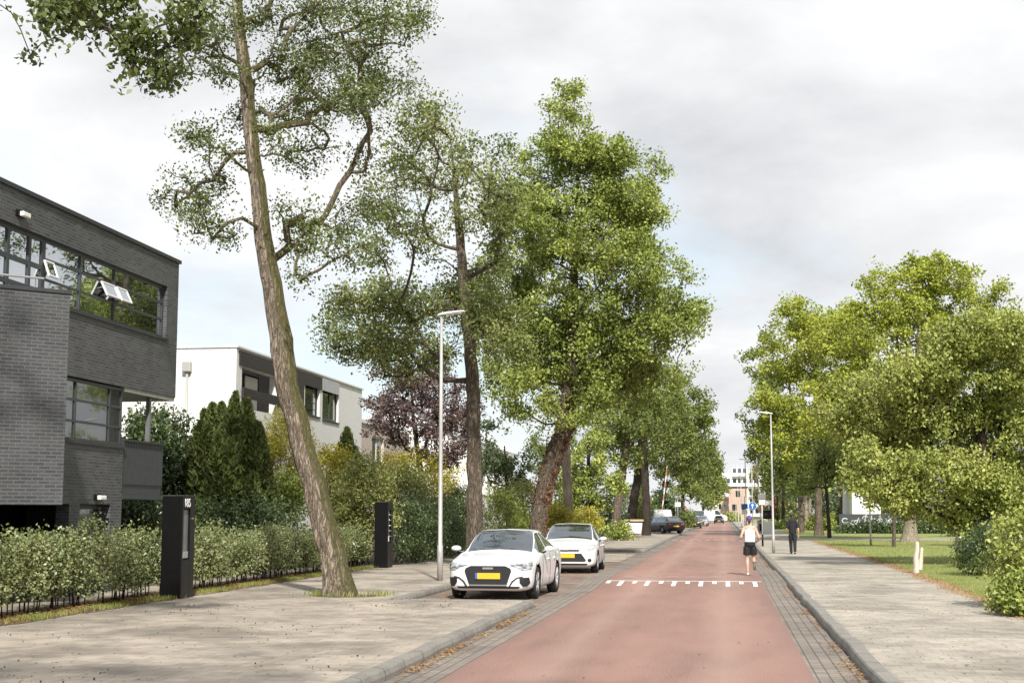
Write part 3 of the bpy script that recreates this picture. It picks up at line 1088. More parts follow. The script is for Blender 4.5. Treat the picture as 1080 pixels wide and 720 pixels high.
# ------------------------------------------------------------------ building helpers
class Wall:
    """a wall plane: origin, direction along the wall, outward normal"""
    def __init__(self, o, u, n):
        self.o, self.u, self.n = np.asarray(o, float), np.asarray(u, float), np.asarray(n, float)

    def p(self, a, z, d=0.0):
        q = self.o + self.u * a + self.n * d
        return (q[0], q[1], z)

    def panel(self, mb, a0, a1, z0, z1, holes=(), t=0.3):
        A = sorted({a0, a1, *[min(max(h[i], a0), a1) for h in holes for i in (0, 1)]})
        Z = sorted({z0, z1, *[min(max(h[i], z0), z1) for h in holes for i in (2, 3)]})
        na, nz = len(A) - 1, len(Z) - 1
        fill = [[not any(h[0] - 1e-6 <= A[i] and A[i + 1] <= h[1] + 1e-6 and h[2] - 1e-6 <= Z[j] and Z[j + 1] <= h[3] + 1e-6 for h in holes) for j in range(nz)] for i in range(na)]
        V, F = [], []

        def quad(*ps):
            k = len(V)
            V.extend(ps)
            F.append((k, k + 1, k + 2, k + 3))
        for i in range(na):
            for j in range(nz):
                if not fill[i][j]:
                    continue
                x0, x1, y0, y1 = A[i], A[i + 1], Z[j], Z[j + 1]
                quad(self.p(x0, y0), self.p(x1, y0), self.p(x1, y1), self.p(x0, y1))
                quad(self.p(x0, y0, -t), self.p(x0, y1, -t), self.p(x1, y1, -t), self.p(x1, y0, -t))
                if i == 0 or not fill[i - 1][j]:
                    quad(self.p(x0, y0), self.p(x0, y1), self.p(x0, y1, -t), self.p(x0, y0, -t))
                if i == na - 1 or not fill[i + 1][j]:
                    quad(self.p(x1, y0), self.p(x1, y0, -t), self.p(x1, y1, -t), self.p(x1, y1))
                if j == 0 or not fill[i][j - 1]:
                    quad(self.p(x0, y0), self.p(x0, y0, -t), self.p(x1, y0, -t), self.p(x1, y0))
                if j == nz - 1 or not fill[i][j + 1]:
                    quad(self.p(x0, y1), self.p(x1, y1), self.p(x1, y1, -t), self.p(x0, y1, -t))
        mb.add(V, F)
        return mb

    def bar(self, mb, a0, a1, z0, z1, d0, d1):
        v = [self.p(a, z, d) for z in (z0, z1) for a, d in ((a0, d0), (a1, d0), (a1, d1), (a0, d1))]
        return mb.add(v, [(3, 2, 1, 0), (4, 5, 6, 7), (0, 1, 5, 4), (1, 2, 6, 5), (2, 3, 7, 6), (3, 0, 4, 7)])

    def window(self, parent, a0, a1, z0, z1, mull=(), trans=(), fw=0.07, rec=0.12, frame='anthracite', glass='glass', sill=True, name='window', bw=0.05):
        mb = MB()
        d0, d1 = -rec - 0.06, -rec
        self.bar(mb, a0, a1, z0, z0 + fw, d0, d1)
        self.bar(mb, a0, a1, z1 - fw, z1, d0, d1)
        self.bar(mb, a0, a0 + fw, z0 + fw, z1 - fw, d0, d1)
        self.bar(mb, a1 - fw, a1, z0 + fw, z1 - fw, d0, d1)
        for a in mull:
            self.bar(mb, a - bw / 2, a + bw / 2, z0 + fw, z1 - fw, d0 + 0.004, d1 + 0.004)
        for z in trans:
            self.bar(mb, a0 + fw, a1 - fw, z - bw / 2, z + bw / 2, d0 + 0.008, d1 - 0.008)
        w = mb.build(name, M[frame], parent)
        self.bar(MB(), 0, 0, 0, 0, 0, 0)
        g = MB()
        self.bar(g, a0 + fw * 0.5, a1 - fw * 0.5, z0 + fw * 0.5, z1 - fw * 0.5, d0 + 0.018, d0 + 0.03)
        g.build('pane', M[glass], w)
        if sill:
            s = MB()
            self.bar(s, a0 - 0.04, a1 + 0.04, z0 - 0.07, z0 - 0.003, -rec, 0.05)
            s.build('sill', M['coping'], w)
        return w


# ------------------------------------------------------------------ the dark brick house
HX = -13.8


def hy(px):                     # distance along the street of a photo column on the plane X = HX
    return float(atX(px, 400, HX)[1])


HY0, HY1, HYL = 14.0, hy(185.5), hy(132.5)
dh = empty('brick_house', (HX - 5, 27, 0), 'dark grey brick house with ribbon window and balcony behind the near hedge', 'house')
W = Wall((HX, 0, 0), (0, 1, 0), (1, 0, 0))
def hz(px, py):
    return float(atX(px, py, HX)[2])


ZT, ZS = hz(185.5, 277), hz(185.5, 419.5)
wy0, wy1, wz0, wz1 = hy(46), hy(174), hz(172.6, 356), hz(174, 301)
dy0, dy1 = hy(-40), hy(46)
ly0, lz0, lz1 = hy(60), hz(132.5, 470), ZS - 0.03
mb = MB()
W.panel(mb, HY0, HY1, ZS, ZT, [(dy0, dy1, 5.75, wz1), (dy1, wy1, wz0, wz1)], 0.3)
W.panel(mb, HY0, HYL, 0.0, ZS - 0.003, [(ly0, HYL, lz0, ZS), (hy(89), hy(121), 0.0, 2.05), (HY0, hy(78), 0.9, 2.05)], 0.3)
N_ = Wall((HX - 0.31, HY1, 0), (-1, 0, 0), (0, 1, 0))
N_.panel(mb, 0, 11, ZS, ZT, [], 0.3)
N2 = Wall((HX - 2.2, HYL, 0), (-1, 0, 0), (0, 1, 0))
N2.panel(mb, 0, 9, 0, ZS - 0.003, [], 0.3)
B_ = Wall((HX - 0.31, HY0, 0), (-1, 0, 0), (0, -1, 0))
B_.panel(mb, 0, 11, 0, ZT, [], 0.3)
mb.build('wall', M['brick_dark'], dh)
mb = MB().box(HX - 11.2, HX - 0.32, HY0 + 0.02, HY1 - 0.32, ZT - 0.45, ZT - 0.25)
rf = mb.build('roof', M['coping'], dh)
mb = MB().box(HX - 0.36, HX + 0.05, HY0, HY1 + 0.05, ZT + 0.003, ZT + 0.09).box(HX - 11.2, HX - 0.365, HY1 - 0.3, HY1 + 0.05, ZT + 0.003, ZT + 0.09)
mb.build('coping', M['coping'], rf)
mb = MB().box(HX - 11.2, HX - 0.02, HYL + 0.01, HY1 - 0.02, ZS - 0.09, ZS - 0.004)
mb.build('soffit', M['soffit'], dh)
MB().box(HX - 11, HX - 0.32, HY0 + 0.4, HY1 - 0.35, ZS + 0.01, ZS + 0.25).build('floor_slab', M['coping'], dh)
# dark rooms behind the glass
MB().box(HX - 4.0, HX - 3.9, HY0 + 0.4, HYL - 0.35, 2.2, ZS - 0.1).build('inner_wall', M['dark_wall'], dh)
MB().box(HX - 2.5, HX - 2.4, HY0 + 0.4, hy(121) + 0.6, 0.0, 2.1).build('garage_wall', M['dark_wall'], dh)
# upper ribbon window
mz = [wz0 + (wz1 - wz0) * t for t in (0.36, 0.68)]
uw = W.window(dh, wy0, wy1, wz0, wz1, [hy(85.5), hy(122)], mz, fw=0.07, rec=0.10)
# terrace doors
td = W.window(dh, dy0, dy1 - 0.004, 5.75, wz1, [hy(-18), hy(8), hy(31)], [6.4, 6.9], fw=0.09, rec=0.10, name='terrace_door', sill=False, bw=0.10)


def tilted_sash(a0, a1, z0, z1, parent, tilt):
    """top-hung sash pushed open at the bottom"""
    h = z1 - z0
    ax = np.array([0, (a1 - a0) / 2, 0])
    ang = R(tilt)
    dn = np.array([math.sin(ang), 0, -math.cos(ang)])
    nn = np.array([math.cos(ang), 0, math.sin(ang)])
    top = np.array([HX - 0.09, (a0 + a1) / 2, z1])
    mb = MB()
    bw_ = 0.035
    mb.obox(top + dn * bw_ / 2, ax, dn * bw_ / 2, nn * 0.02)
    mb.obox(top + dn * (h - bw_ / 2), ax, dn * bw_ / 2, nn * 0.02)
    for s in (-1, 1):
        mb.obox(top + dn * h / 2 + s * (ax - np.array([0, bw_ / 2, 0])), np.array([0, bw_ / 2, 0]), dn * (h / 2 - bw_), nn * 0.02)
    w = mb.build('open_sash', M['white_metal'], parent)
    MB().obox(top + dn * h / 2, ax * 0.9, dn * (h / 2 - 0.03), nn * 0.006).build('pane', M['glass'], w)


tilted_sash(hy(44.5) + 0.05, hy(56), mz[0] + 0.03, mz[1] - 0.03, uw, 20)
tilted_sash(hy(107), hy(121), mz[0] + 0.03, mz[1] - 0.03, uw, 26)
tilted_sash(hy(123), hy(134), mz[0] + 0.03, mz[1] - 0.03, uw, 26)
# lower corner window
lm = [hy(83.5), hy(119.5)]
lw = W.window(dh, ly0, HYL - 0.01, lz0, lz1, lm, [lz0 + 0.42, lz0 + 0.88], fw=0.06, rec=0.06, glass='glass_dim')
mb = MB()
Wn = Wall((HX - 0.07, HYL - 0.004, 0), (-1, 0, 0), (0, 1, 0))
cw = Wn.window(dh, 0, 2.1, lz0, lz1, [1.0], [lz0 + 0.42, lz0 + 0.88], fw=0.06, rec=0.0, glass='glass_dim', sill=False)
MB().box(HX - 2.4, HX - 0.08, HYL - 0.3, HYL - 0.01, 0.0, lz0 - 0.01).build('wall', M['brick_dark'], dh)
# garage-level doorway
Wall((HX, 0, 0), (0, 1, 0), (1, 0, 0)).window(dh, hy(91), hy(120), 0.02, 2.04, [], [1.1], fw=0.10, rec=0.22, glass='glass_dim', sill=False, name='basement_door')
# balcony
bal = MB()
by0, by1 = HYL + 0.05, hy(175)
n_ = 26
for i in range(n_):
    y = by0 + (by1 - by0) * (i + 0.5) / n_
    bal.box(HX - 0.06, HX - 0.02, y - 0.034, y + 0.034, 2.52, 3.52)
for i in range(18):
    x = HX - 0.1 - 1.8 * (i + 0.5) / 18
    bal.box(x - 0.036, x + 0.036, by1 - 0.06, by1 - 0.02, 2.52, 3.52)
bal.box(HX - 0.09, HX - 0.062, by0, by1 - 0.07, 2.5, 3.5)
bo = bal.build('balcony', M['anthracite'], dh)
MB().box(HX - 0.12, HX + 0.03, by0, by1 + 0.02, 3.523, 3.57).box(HX - 2.0, HX - 0.125, by1 - 0.10, by1 + 0.02, 3.523, 3.57).build('handrail', M['coping'], bo)
MB().box(HX - 2.0, HX - 0.05, by0, by1 - 0.02, 2.30, 2.50).box(HX - 2.0, HX + 0.02, by0 - 0.02, by1 + 0.01, 2.18, 2.297).build('deck', M['anthracite'], bo)
MB().box(HX - 0.24, HX - 0.14, hy(164.5), hy(164.5) + 0.1, 3.58, ZS - 0.095).build('post', M['grey_plate'], dh)


def wall_lamp(y, z, parent):
    mb = MB().box(HX + 0.001, HX + 0.07, y - 0.16, y + 0.16, z - 0.07, z + 0.07)
    o = mb.build('wall_lamp', M['black'], parent, bevel=0.012)
    MB().box(HX + 0.05, HX + 0.15, y - 0.12, y + 0.19, z - 0.065, z + 0.035).build('lamp_cover', M['lamp_white'], o, bevel=0.02)


wall_lamp(hy(13.5), hz(17, 224), dh)
wall_lamp(hy(106.5), hz(107, 524), dh)
# the angled bay with a roof terrace
C = atX(70, 420, -12.15)[:2]
BT, BB = float(atX(70, 309, -12.15)[2]), float(atX(70, 532, -12.15)[2])
E = C + np.array([-0.7071, -0.7071]) * 6.0
Wb = Wall((*E, 0), (0.7071, 0.7071, 0), (0.7071, -0.7071, 0))
mb = MB()
Wb.panel(mb, 0, 6.0, BB, BT, [], 0.3)
Wr = Wall((*(C - np.array([0.7071, -0.7071]) * 0.302), 0), (-0.7071, 0.7071, 0), (0.7071, 0.7071, 0))
Wr.panel(mb, 0, 2.0, BB, BT, [], 0.3)
mb.build('bay_wall', M['brick_bay'], dh)
cx_, cy_ = C
q = [(cx_ - .33, cy_ - .02), (E[0] - 0.1, E[1] + 0.3), (E[0] - 0.1, E[1] + 2.0), (HX + 0.005, cy_ - 0.6), (HX + 0.005, cy_ + 1.2)]
MB().prism(q, BT - .21, BT - .06, 'z').build('terrace_floor', M['coping'], dh)
MB().prism(q, BB + .03, BB + .18, 'z').build('bay_floor', M['coping'], dh)
mb = MB()
Wb.bar(mb, -0.0, 6.03, BT + .003, BT + .07, -0.33, 0.03)
Wr.bar(mb, 0.035, 1.98, BT + .003, BT + .07, -0.33, 0.03)
mb.build('coping', M['coping'], dh)
mb = MB()
rail = [Wb.p(a, BT + .28, -0.18) for a in (0, 2, 4, 5.55)]
mb.tube(rail, 0.022, 8)
for a in (0.4, 2.2, 4.0, 5.4):
    mb.tube([Wb.p(a, BT + .07, -0.18), Wb.p(a, BT + .27, -0.18)], 0.014, 6)
mb.build('terrace_railing', M['steel'], dh)

# ------------------------------------------------------------------ white house behind the conifers
WX = -17.5


def wy(px):
    return float(atX(px, 400, WX)[1])


def wz(px, py):
    return float(atX(px, py, WX)[2])


WY0 = wy(249)
wh = empty('white_house', (WX - 5, 58, 0), 'white painted brick house with dark timber band behind the leaning trunk', 'house')
Ww = Wall((WX, 0, 0), (0, 1, 0), (1, 0, 0))
WY1 = wy(382)
WT = wz(249, 366)
lg0, lg1 = wy(255), wy(292)
w1a, w1b = wy(322), wy(337.5)
w2a, w2b = wy(340.5), wy(357.5)
mb = MB()
Ww.panel(mb, WY0, WY1, 0, WT, [(lg0, lg1, wz(258, 430), wz(258, 387)), (w1a, w1b, wz(330, 438), wz(330, 405)), (w2a, w2b, wz(349, 444), wz(349, 405))], 0.3)
Wf = Wall((WX - 0.31, WY0, 0), (-1, 0, 0), (0, -1, 0))
Wf.panel(mb, 0, 14, 0, WT, [], 0.3)
Wk = Wall((WX - 0.31, WY1, 0), (-1, 0, 0), (0, 1, 0))
Wk.panel(mb, 0, 14, 0, WT, [], 0.3)
mb.build('wall', M['brick_white'], wh)
mb = MB()
LZ0, LZ1 = wz(258, 430), wz(258, 387)
Ww.bar(mb, WY0 + 0.25, wy(339), LZ1 + .02, WT - 0.07, 0.004, 0.05)
Ww.bar(mb, wy(293), wy(320), LZ1 - 1.2, LZ1 + .018, 0.004, 0.05)
mb.build('timber_band', M['clad'], wh)
mb = MB()
Ww.bar(mb, wy(339) + 0.01, wy(357), LZ1 + .02, WT - 0.07, 0.004, 0.05)
mb.build('grey_band', M['grey_wall'], wh)
rf = MB().box(WX - 14, WX - 0.32, WY0 + 0.3, WY1 - 0.3, WT - 0.3, WT - 0.15).build('roof', M['roof_grey'], wh)
MB().box(WX - 0.35, WX + 0.07, WY0 - 0.05, WY1 + 0.05, WT + 0.003, WT + 0.07).box(WX - 14.3, WX - 0.355, WY0 - 0.05, WY0 + 0.32, WT + 0.003, WT + 0.07).build('coping', M['white_metal'], rf)
MB().box(WX - 9, WX - 3.1, WY0 + 3.5, WY0 + 10, WT - 0.14, WT + 0.42).box(WX - 9.2, WX - 2.9, WY0 + 3.3, WY0 + 10.2, WT + 0.423, WT + 0.5).build('roof_light', M['grey_wall'], rf)
# loggia with curtains
w = Ww.window(wh, lg0, lg1, LZ0 + .02, LZ1 - .02, [wy(266), wy(276)], [], fw=0.08, rec=0.75, frame='black', glass='glass_dim', sill=False, bw=0.12)
mb = MB()
Ww.bar(mb, wy(267), wy(274), LZ0 + .1, LZ1 - .2, -0.74, -0.71)
Ww.bar(mb, wy(277.5), wy(290), LZ0 + .1, LZ1 - .1, -0.74, -0.71)
mb.build('curtain', M['curtain'], w)
mb = MB()
Ww.bar(mb, lg0 - 0.1, lg1 + 0.2, LZ0 + .35, LZ0 + .72, 0.06, 0.12)
mb.build('loggia_rail', M['clad'], wh)
Ww.window(wh, w1a, w1b, wz(330, 438), wz(330, 405), [], [wz(330, 431), wz(330, 424), wz(330, 417), wz(330, 411)], fw=0.06, rec=0.12, frame='black', glass='glass_dim', bw=0.03)
Ww.window(wh, w2a, w2b, wz(349, 444), wz(349, 405), [wy(350)], [], fw=0.09, rec=0.10, frame='anthracite', glass='glass_dim')
dpx = atY(198, 400, WY0)[0]
mb = MB().tube([(dpx, WY0 - 0.08, 0.2), (dpx, WY0 - 0.08, WT - 0.9)], 0.05, 8)
o = mb.build('downpipe', M['galv'], wh, smooth=True)
MB().box(dpx - 0.16, dpx + 0.16, WY0 - 0.22, WY0 - 0.004, WT - 0.88, WT - 0.5).build('rain_hopper', M['galv'], o, bevel=0.03)

# pale brick house and white roofed house farther on
ph = empty('brick_house', (-22, 82, 0), 'pale pinkish brick house half hidden by the purple tree', 'house')
PX = -20.5
Wp = Wall((PX, 0, 0), (0, 1, 0), (1, 0, 0))
mb = MB()
Wp.panel(mb, 73.5, 92, 0, 7.0, [(76, 79, 4.9, 6.4), (82, 85, 4.9, 6.4), (84, 87, 1.2, 3.2)], 0.3)
Wall((PX - 0.31, 73.5, 0), (-1, 0, 0), (0, -1, 0)).panel(mb, 0, 10, 0, 7.0, [(2, 4, 4.9, 6.4)], 0.3)
mb.build('wall', M['brick_pale'], ph)
for a, b, c, d in ((76, 79, 4.9, 6.4), (82, 85, 4.9, 6.4), (84, 87, 1.2, 3.2)):
    Wp.window(ph, a, b, c, d, [(a + b) / 2], [], frame='white_metal', glass='glass_dim')
MB().box(PX - 10.4, PX + 0.06, 73.3, 92.1, 3.62, 3.80).build('string_course', M['grey_wall'], ph)
MB().box(PX - 10.4, PX + 0.1, 73.2, 92.2, 7.003, 7.2).build('roof', M['white_metal'], ph)

rh = empty('white_house', (-20, 108, 0), 'white gabled house with tall glazed bays glimpsed left of the ivy trunk', 'house')
RXX = -17.5
Wq = Wall((RXX, 0, 0), (0, 1, 0), (1, 0, 0))
mb = MB()
hs = [(100 + i * 3.2, 102.2 + i * 3.2, 3.2, 5.9) for i in range(5)]
Wq.panel(mb, 99, 118, 0, 6.6, hs, 0.3)
Wall((RXX - 0.31, 99, 0), (-1, 0, 0), (0, -1, 0)).panel(mb, 0, 9, 0, 6.6, [], 0.3)
mb.build('wall', M['white_wall'], rh)
for a, b, c, d in hs:
    Wq.window(rh, a, b, c, d, [(a + b) / 2], [], fw=0.12, frame='white_metal', glass='glass')
MB().prism([(RXX + 0.5, 6.5), (RXX - 5, 10.0), (RXX - 10.5, 6.5), (RXX - 10.5, 6.75), (RXX - 5, 10.3), (RXX + 0.5, 6.75)], 98.5, 118.5, 'y').build('roof', M['roof_grey'], rh)
MB().prism([(RXX - 0.3, 6.55), (RXX - 5, 9.95), (RXX - 9.5, 6.55)], 99.05, 99.3, 'y').build('gable', M['white_wall'], rh)

# ------------------------------------------------------------------ far end of the street
ab = empty('apartment_building', (6, 430, 0), 'tall white apartment block with stacked balconies closing the street', 'building')
steps = [(-3.0, 2.2, 13.6, 424), (2.2, 7.0, 15.0, 426), (7.0, 12.0, 14.2, 428)]
mb = MB()
for x0, x1, h, y in steps:
    mb.box(x0, x1 - 0.01, y, y + 14, 0, h)
mb.build('wall', M['white_wall'], ab)
for x0, x1, h, y in steps:
    Wz = Wall((x1, y, 0), (-1, 0, 0), (0, -1, 0))
    n_ = 5 if h > 14.5 else 4
    for f in range(n_):
        z = 1.0 + f * 2.95
        mbw = MB()
        for i in range(3):
            a = (x1 - x0) * (0.06 + 0.31 * i)
            o = MB()
            Wz.bar(o, a, a + 1.15, z + 0.5, z + 2.2, 0.01, 0.08)
            o = o.build('window', M['grey_wall'], ab)
            g = MB()
            Wz.bar(g, a + 0.09, a + 1.06, z + 0.6, z + 2.1, 0.082, 0.1)
            g.build('pane', M['glass_dim'], o)
        b_ = MB()
        Wz.bar(b_, 0.25, (x1 - x0) - 0.4, z - 0.15, z, 0.0, 1.2)
        Wz.bar(b_, 0.25, (x1 - x0) - 0.4, z + 0.003, z + 0.8, 1.12, 1.2)
        b_.build('balcony', M['white_metal'], ab)
    for k in range(4):
        xx = x0 + (x1 - x0) * (0.12 + 0.24 * k)
        MB().box(xx, xx + 0.35, y + 1, y + 1.4, h + 0.003, h + 1.1).build('chimney', M['grey_wall'], ab)

ob = empty('brick_house', (3, 372, 0), 'orange brick house with one dark window at the end of the street', 'house')
mb = MB().box(1.2, 5.8, 366, 378, 0, 8.2)
mb.build('wall', M['brick_orange'], ob)
MB().box(1.0, 6.0, 365.8, 378.2, 8.203, 8.6).build('roof', M['coping'], ob)
for x, z in ((2.9, 6.0), (2.0, 2.6), (4.4, 2.6)):
    o = MB().box(x, x + 1.1, 365.9, 365.995, z, z + 1.5).build('window', M['anthracite'], ob)
    MB().box(x + 0.1, x + 1.0, 365.85, 365.898, z + 0.1, z + 1.4).build('pane', M['glass_dim'], o)
bh = empty('beige_house', (-3, 390, 0), 'beige rendered house low at the far end beside the trees', 'house')
MB().box(-2.0, 1.15, 374, 386, 0, 5.4).build('wall', M['beige_wall'], bh)
MB().prism([(-2.3, 5.403), (1.3, 5.403), (-0.4, 7.0)], 373.6, 386.4, 'y').build('roof', M['brick_orange'], bh)
for x in (-1.5, -0.2):
    o = MB().box(x, x + 0.9, 373.9, 373.995, 2.8, 4.3).build('window', M['white_metal'], bh)
    MB().box(x + 0.1, x + 0.8, 373.86, 373.898, 2.9, 4.2).build('pane', M['glass_dim'], o)

# white block with a dark graffiti wall behind the right-hand trees
wb = empty('white_building', (21, 150, 0), 'plain white block behind the park trees above the graffiti wall', 'building')
q0, q1 = atY(899, 540, 145)[0], atY(929, 540, 145)[0]
MB().box(q0, q1, 145, 158, 0.0, 5.05).build('wall', M['white_wall'], wb)
MB().box(q0 - 0.1, q1 + 0.1, 144.9, 158.1, 5.053, 5.2).build('roof', M['white_metal'], wb)
gw = empty('graffiti_wall', (14, 138, 0), 'low dark wall sprayed with looping white graffiti under the white block', 'wall')
g0, g1 = atY(885, 540, 138)[0], atY(950, 540, 138)[0]
MB().box(g0, g1, 138, 138.25, 0.05, 1.78).build('wall', M['dark_wall'], gw)
mb = MB()
rr = random.Random(11)
x = g0 + 0.3
while x < g1 - 0.8:
    r0 = rr.uniform(0.14, 0.30)
    zc = 1.15 + rr.uniform(-0.3, 0.25)
    pts = [(x + r0 + r0 * 1.2 * math.cos(t + rr.uniform(-0.1, 0.1)), 137.985, zc + r0 * math.sin(t)) for t in np.linspace(0.3, rr.uniform(4.4, 6.2), 14)]
    mb.tube(pts, rr.uniform(0.025, 0.06), 5)
    if rr.random() < 0.6:
        mb.tube([(x + 0.1, 137.985, zc - 0.35), (x + rr.uniform(0.3, 0.7), 137.985, zc + 0.4)], 0.05, 5)
    x += rr.uniform(0.2, 0.5)
mb.build('graffiti', M['graffiti'], gw)
# ------------------------------------------------------------------ cars
def pchip1(x, y, t):
    x, y = np.asarray(x, float), np.asarray(y, float)
    h = np.diff(x)
    d = np.diff(y) / h
    g = np.zeros(len(x))
    for i in range(1, len(x) - 1):
        if d[i - 1] * d[i] > 0:
            w1, w2 = 2 * h[i] + h[i - 1], h[i] + 2 * h[i - 1]
            g[i] = (w1 + w2) / (w1 / d[i - 1] + w2 / d[i])
    g[0], g[-1] = d[0], d[-1]
    k = np.clip(np.searchsorted(x, t, side='right') - 1, 0, len(x) - 2)
    u = (t - x[k]) / h[k]
    return (1 + 2 * u) * (1 - u) ** 2 * y[k] + u * (1 - u) ** 2 * h[k] * g[k] + u * u * (3 - 2 * u) * y[k + 1] + u * u * (u - 1) * h[k] * g[k + 1]


# station: y, half width, underside z, shoulder z, belt z, glass-foot x, rail (x,z), roof/screen edge (x,z), centre z
HATCH_A = dict(st=[
    (0.00, .60, .30, .50, .665, .54, .42, .70, .22, .712, .715), (0.05, .72, .22, .55, .705, .65, .50, .745, .28, .765, .77),
    (0.16, .825, .19, .60, .735, .735, .58, .79, .31, .815, .822), (0.40, .885, .18, .65, .785, .775, .61, .845, .33, .872, .88),
    (0.85, .905, .18, .69, .845, .80, .65, .90, .34, .93, .94), (1.22, .908, .18, .70, .895, .82, .705, .945, .38, .985, 1.0),
    (1.60, .91, .18, .71, .925, .835, .67, 1.165, .48, 1.205, 1.225), (2.02, .91, .18, .72, .94, .84, .60, 1.365, .53, 1.395, 1.42),
    (2.55, .91, .18, .72, .95, .84, .59, 1.375, .52, 1.41, 1.435), (3.15, .905, .18, .73, .965, .835, .575, 1.35, .51, 1.385, 1.41),
    (3.72, .90, .19, .74, .985, .81, .54, 1.245, .48, 1.28, 1.30), (4.12, .885, .22, .75, .985, .77, .58, 1.03, .42, 1.055, 1.065),
    (4.30, .86, .26, .74, .93, .73, .56, .965, .40, .975, .98), (4.38, .78, .32, .70, .86, .64, .50, .89, .36, .895, .90)],
    ws=(1.25, 1.99), rw=(3.76, 4.08), sg=(1.42, 3.68), pil=2.42, wheels=(.86, 3.50), wr=.335, L=4.38)
HATCH_B = dict(st=[
    (0.00, .58, .30, .50, .66, .53, .42, .70, .22, .715, .72), (0.05, .70, .23, .56, .72, .64, .50, .765, .28, .785, .79),
    (0.16, .82, .20, .62, .765, .73, .58, .82, .31, .845, .85), (0.40, .88, .19, .67, .83, .775, .61, .885, .33, .915, .92),
    (0.80, .905, .18, .70, .88, .80, .66, .94, .35, .975, .985), (1.05, .91, .18, .72, .915, .82, .70, .975, .38, 1.015, 1.03),
    (1.50, .912, .18, .73, .945, .835, .67, 1.215, .50, 1.255, 1.27), (1.95, .912, .18, .74, .96, .84, .60, 1.415, .53, 1.445, 1.465),
    (2.5, .91, .18, .74, .97, .84, .59, 1.43, .52, 1.465, 1.485), (3.15, .905, .18, .75, .985, .835, .575, 1.405, .51, 1.44, 1.46),
    (3.75, .90, .19, .76, 1.005, .81, .545, 1.30, .48, 1.34, 1.355), (4.10, .885, .22, .77, .99, .77, .59, 1.06, .42, 1.085, 1.095),
    (4.25, .86, .26, .75, .93, .73, .57, .975, .40, .985, .99), (4.33, .78, .32, .70, .86, .64, .50, .89, .36, .895, .90)],
    ws=(1.08, 1.92), rw=(3.80, 4.05), sg=(1.25, 3.70), pil=2.35, wheels=(.84, 3.48), wr=.325, L=4.33)
VAN = dict(st=[
    (0.00, .72, .30, .60, .82, .66, .52, .87, .26, .885, .89), (0.08, .84, .24, .66, .90, .77, .60, .96, .31, .985, .99),
    (0.30, .92, .22, .74, 1.02, .85, .68, 1.09, .36, 1.12, 1.13), (0.70, .96, .21, .80, 1.12, .89, .76, 1.19, .42, 1.23, 1.245),
    (1.20, .97, .20, .85, 1.17, .92, .80, 1.63, .62, 1.68, 1.70), (1.62, .975, .20, .86, 1.19, .93, .80, 1.98, .70, 2.02, 2.045),
    (2.6, .98, .20, .86, 1.20, .94, .81, 2.03, .71, 2.07, 2.09), (4.6, .98, .20, .86, 1.20, .94, .81, 2.03, .71, 2.07, 2.09),
    (5.05, .97, .24, .86, 1.20, .93, .80, 2.00, .70, 2.04, 2.06), (5.15, .93, .30, .84, 1.16, .88, .74, 1.93, .62, 1.97, 1.98)],
    ws=(.74, 1.58), rw=(4.99, 5.0), sg=(1.0, 2.0), pil=9, wheels=(.95, 4.05), wr=.34, L=5.15)


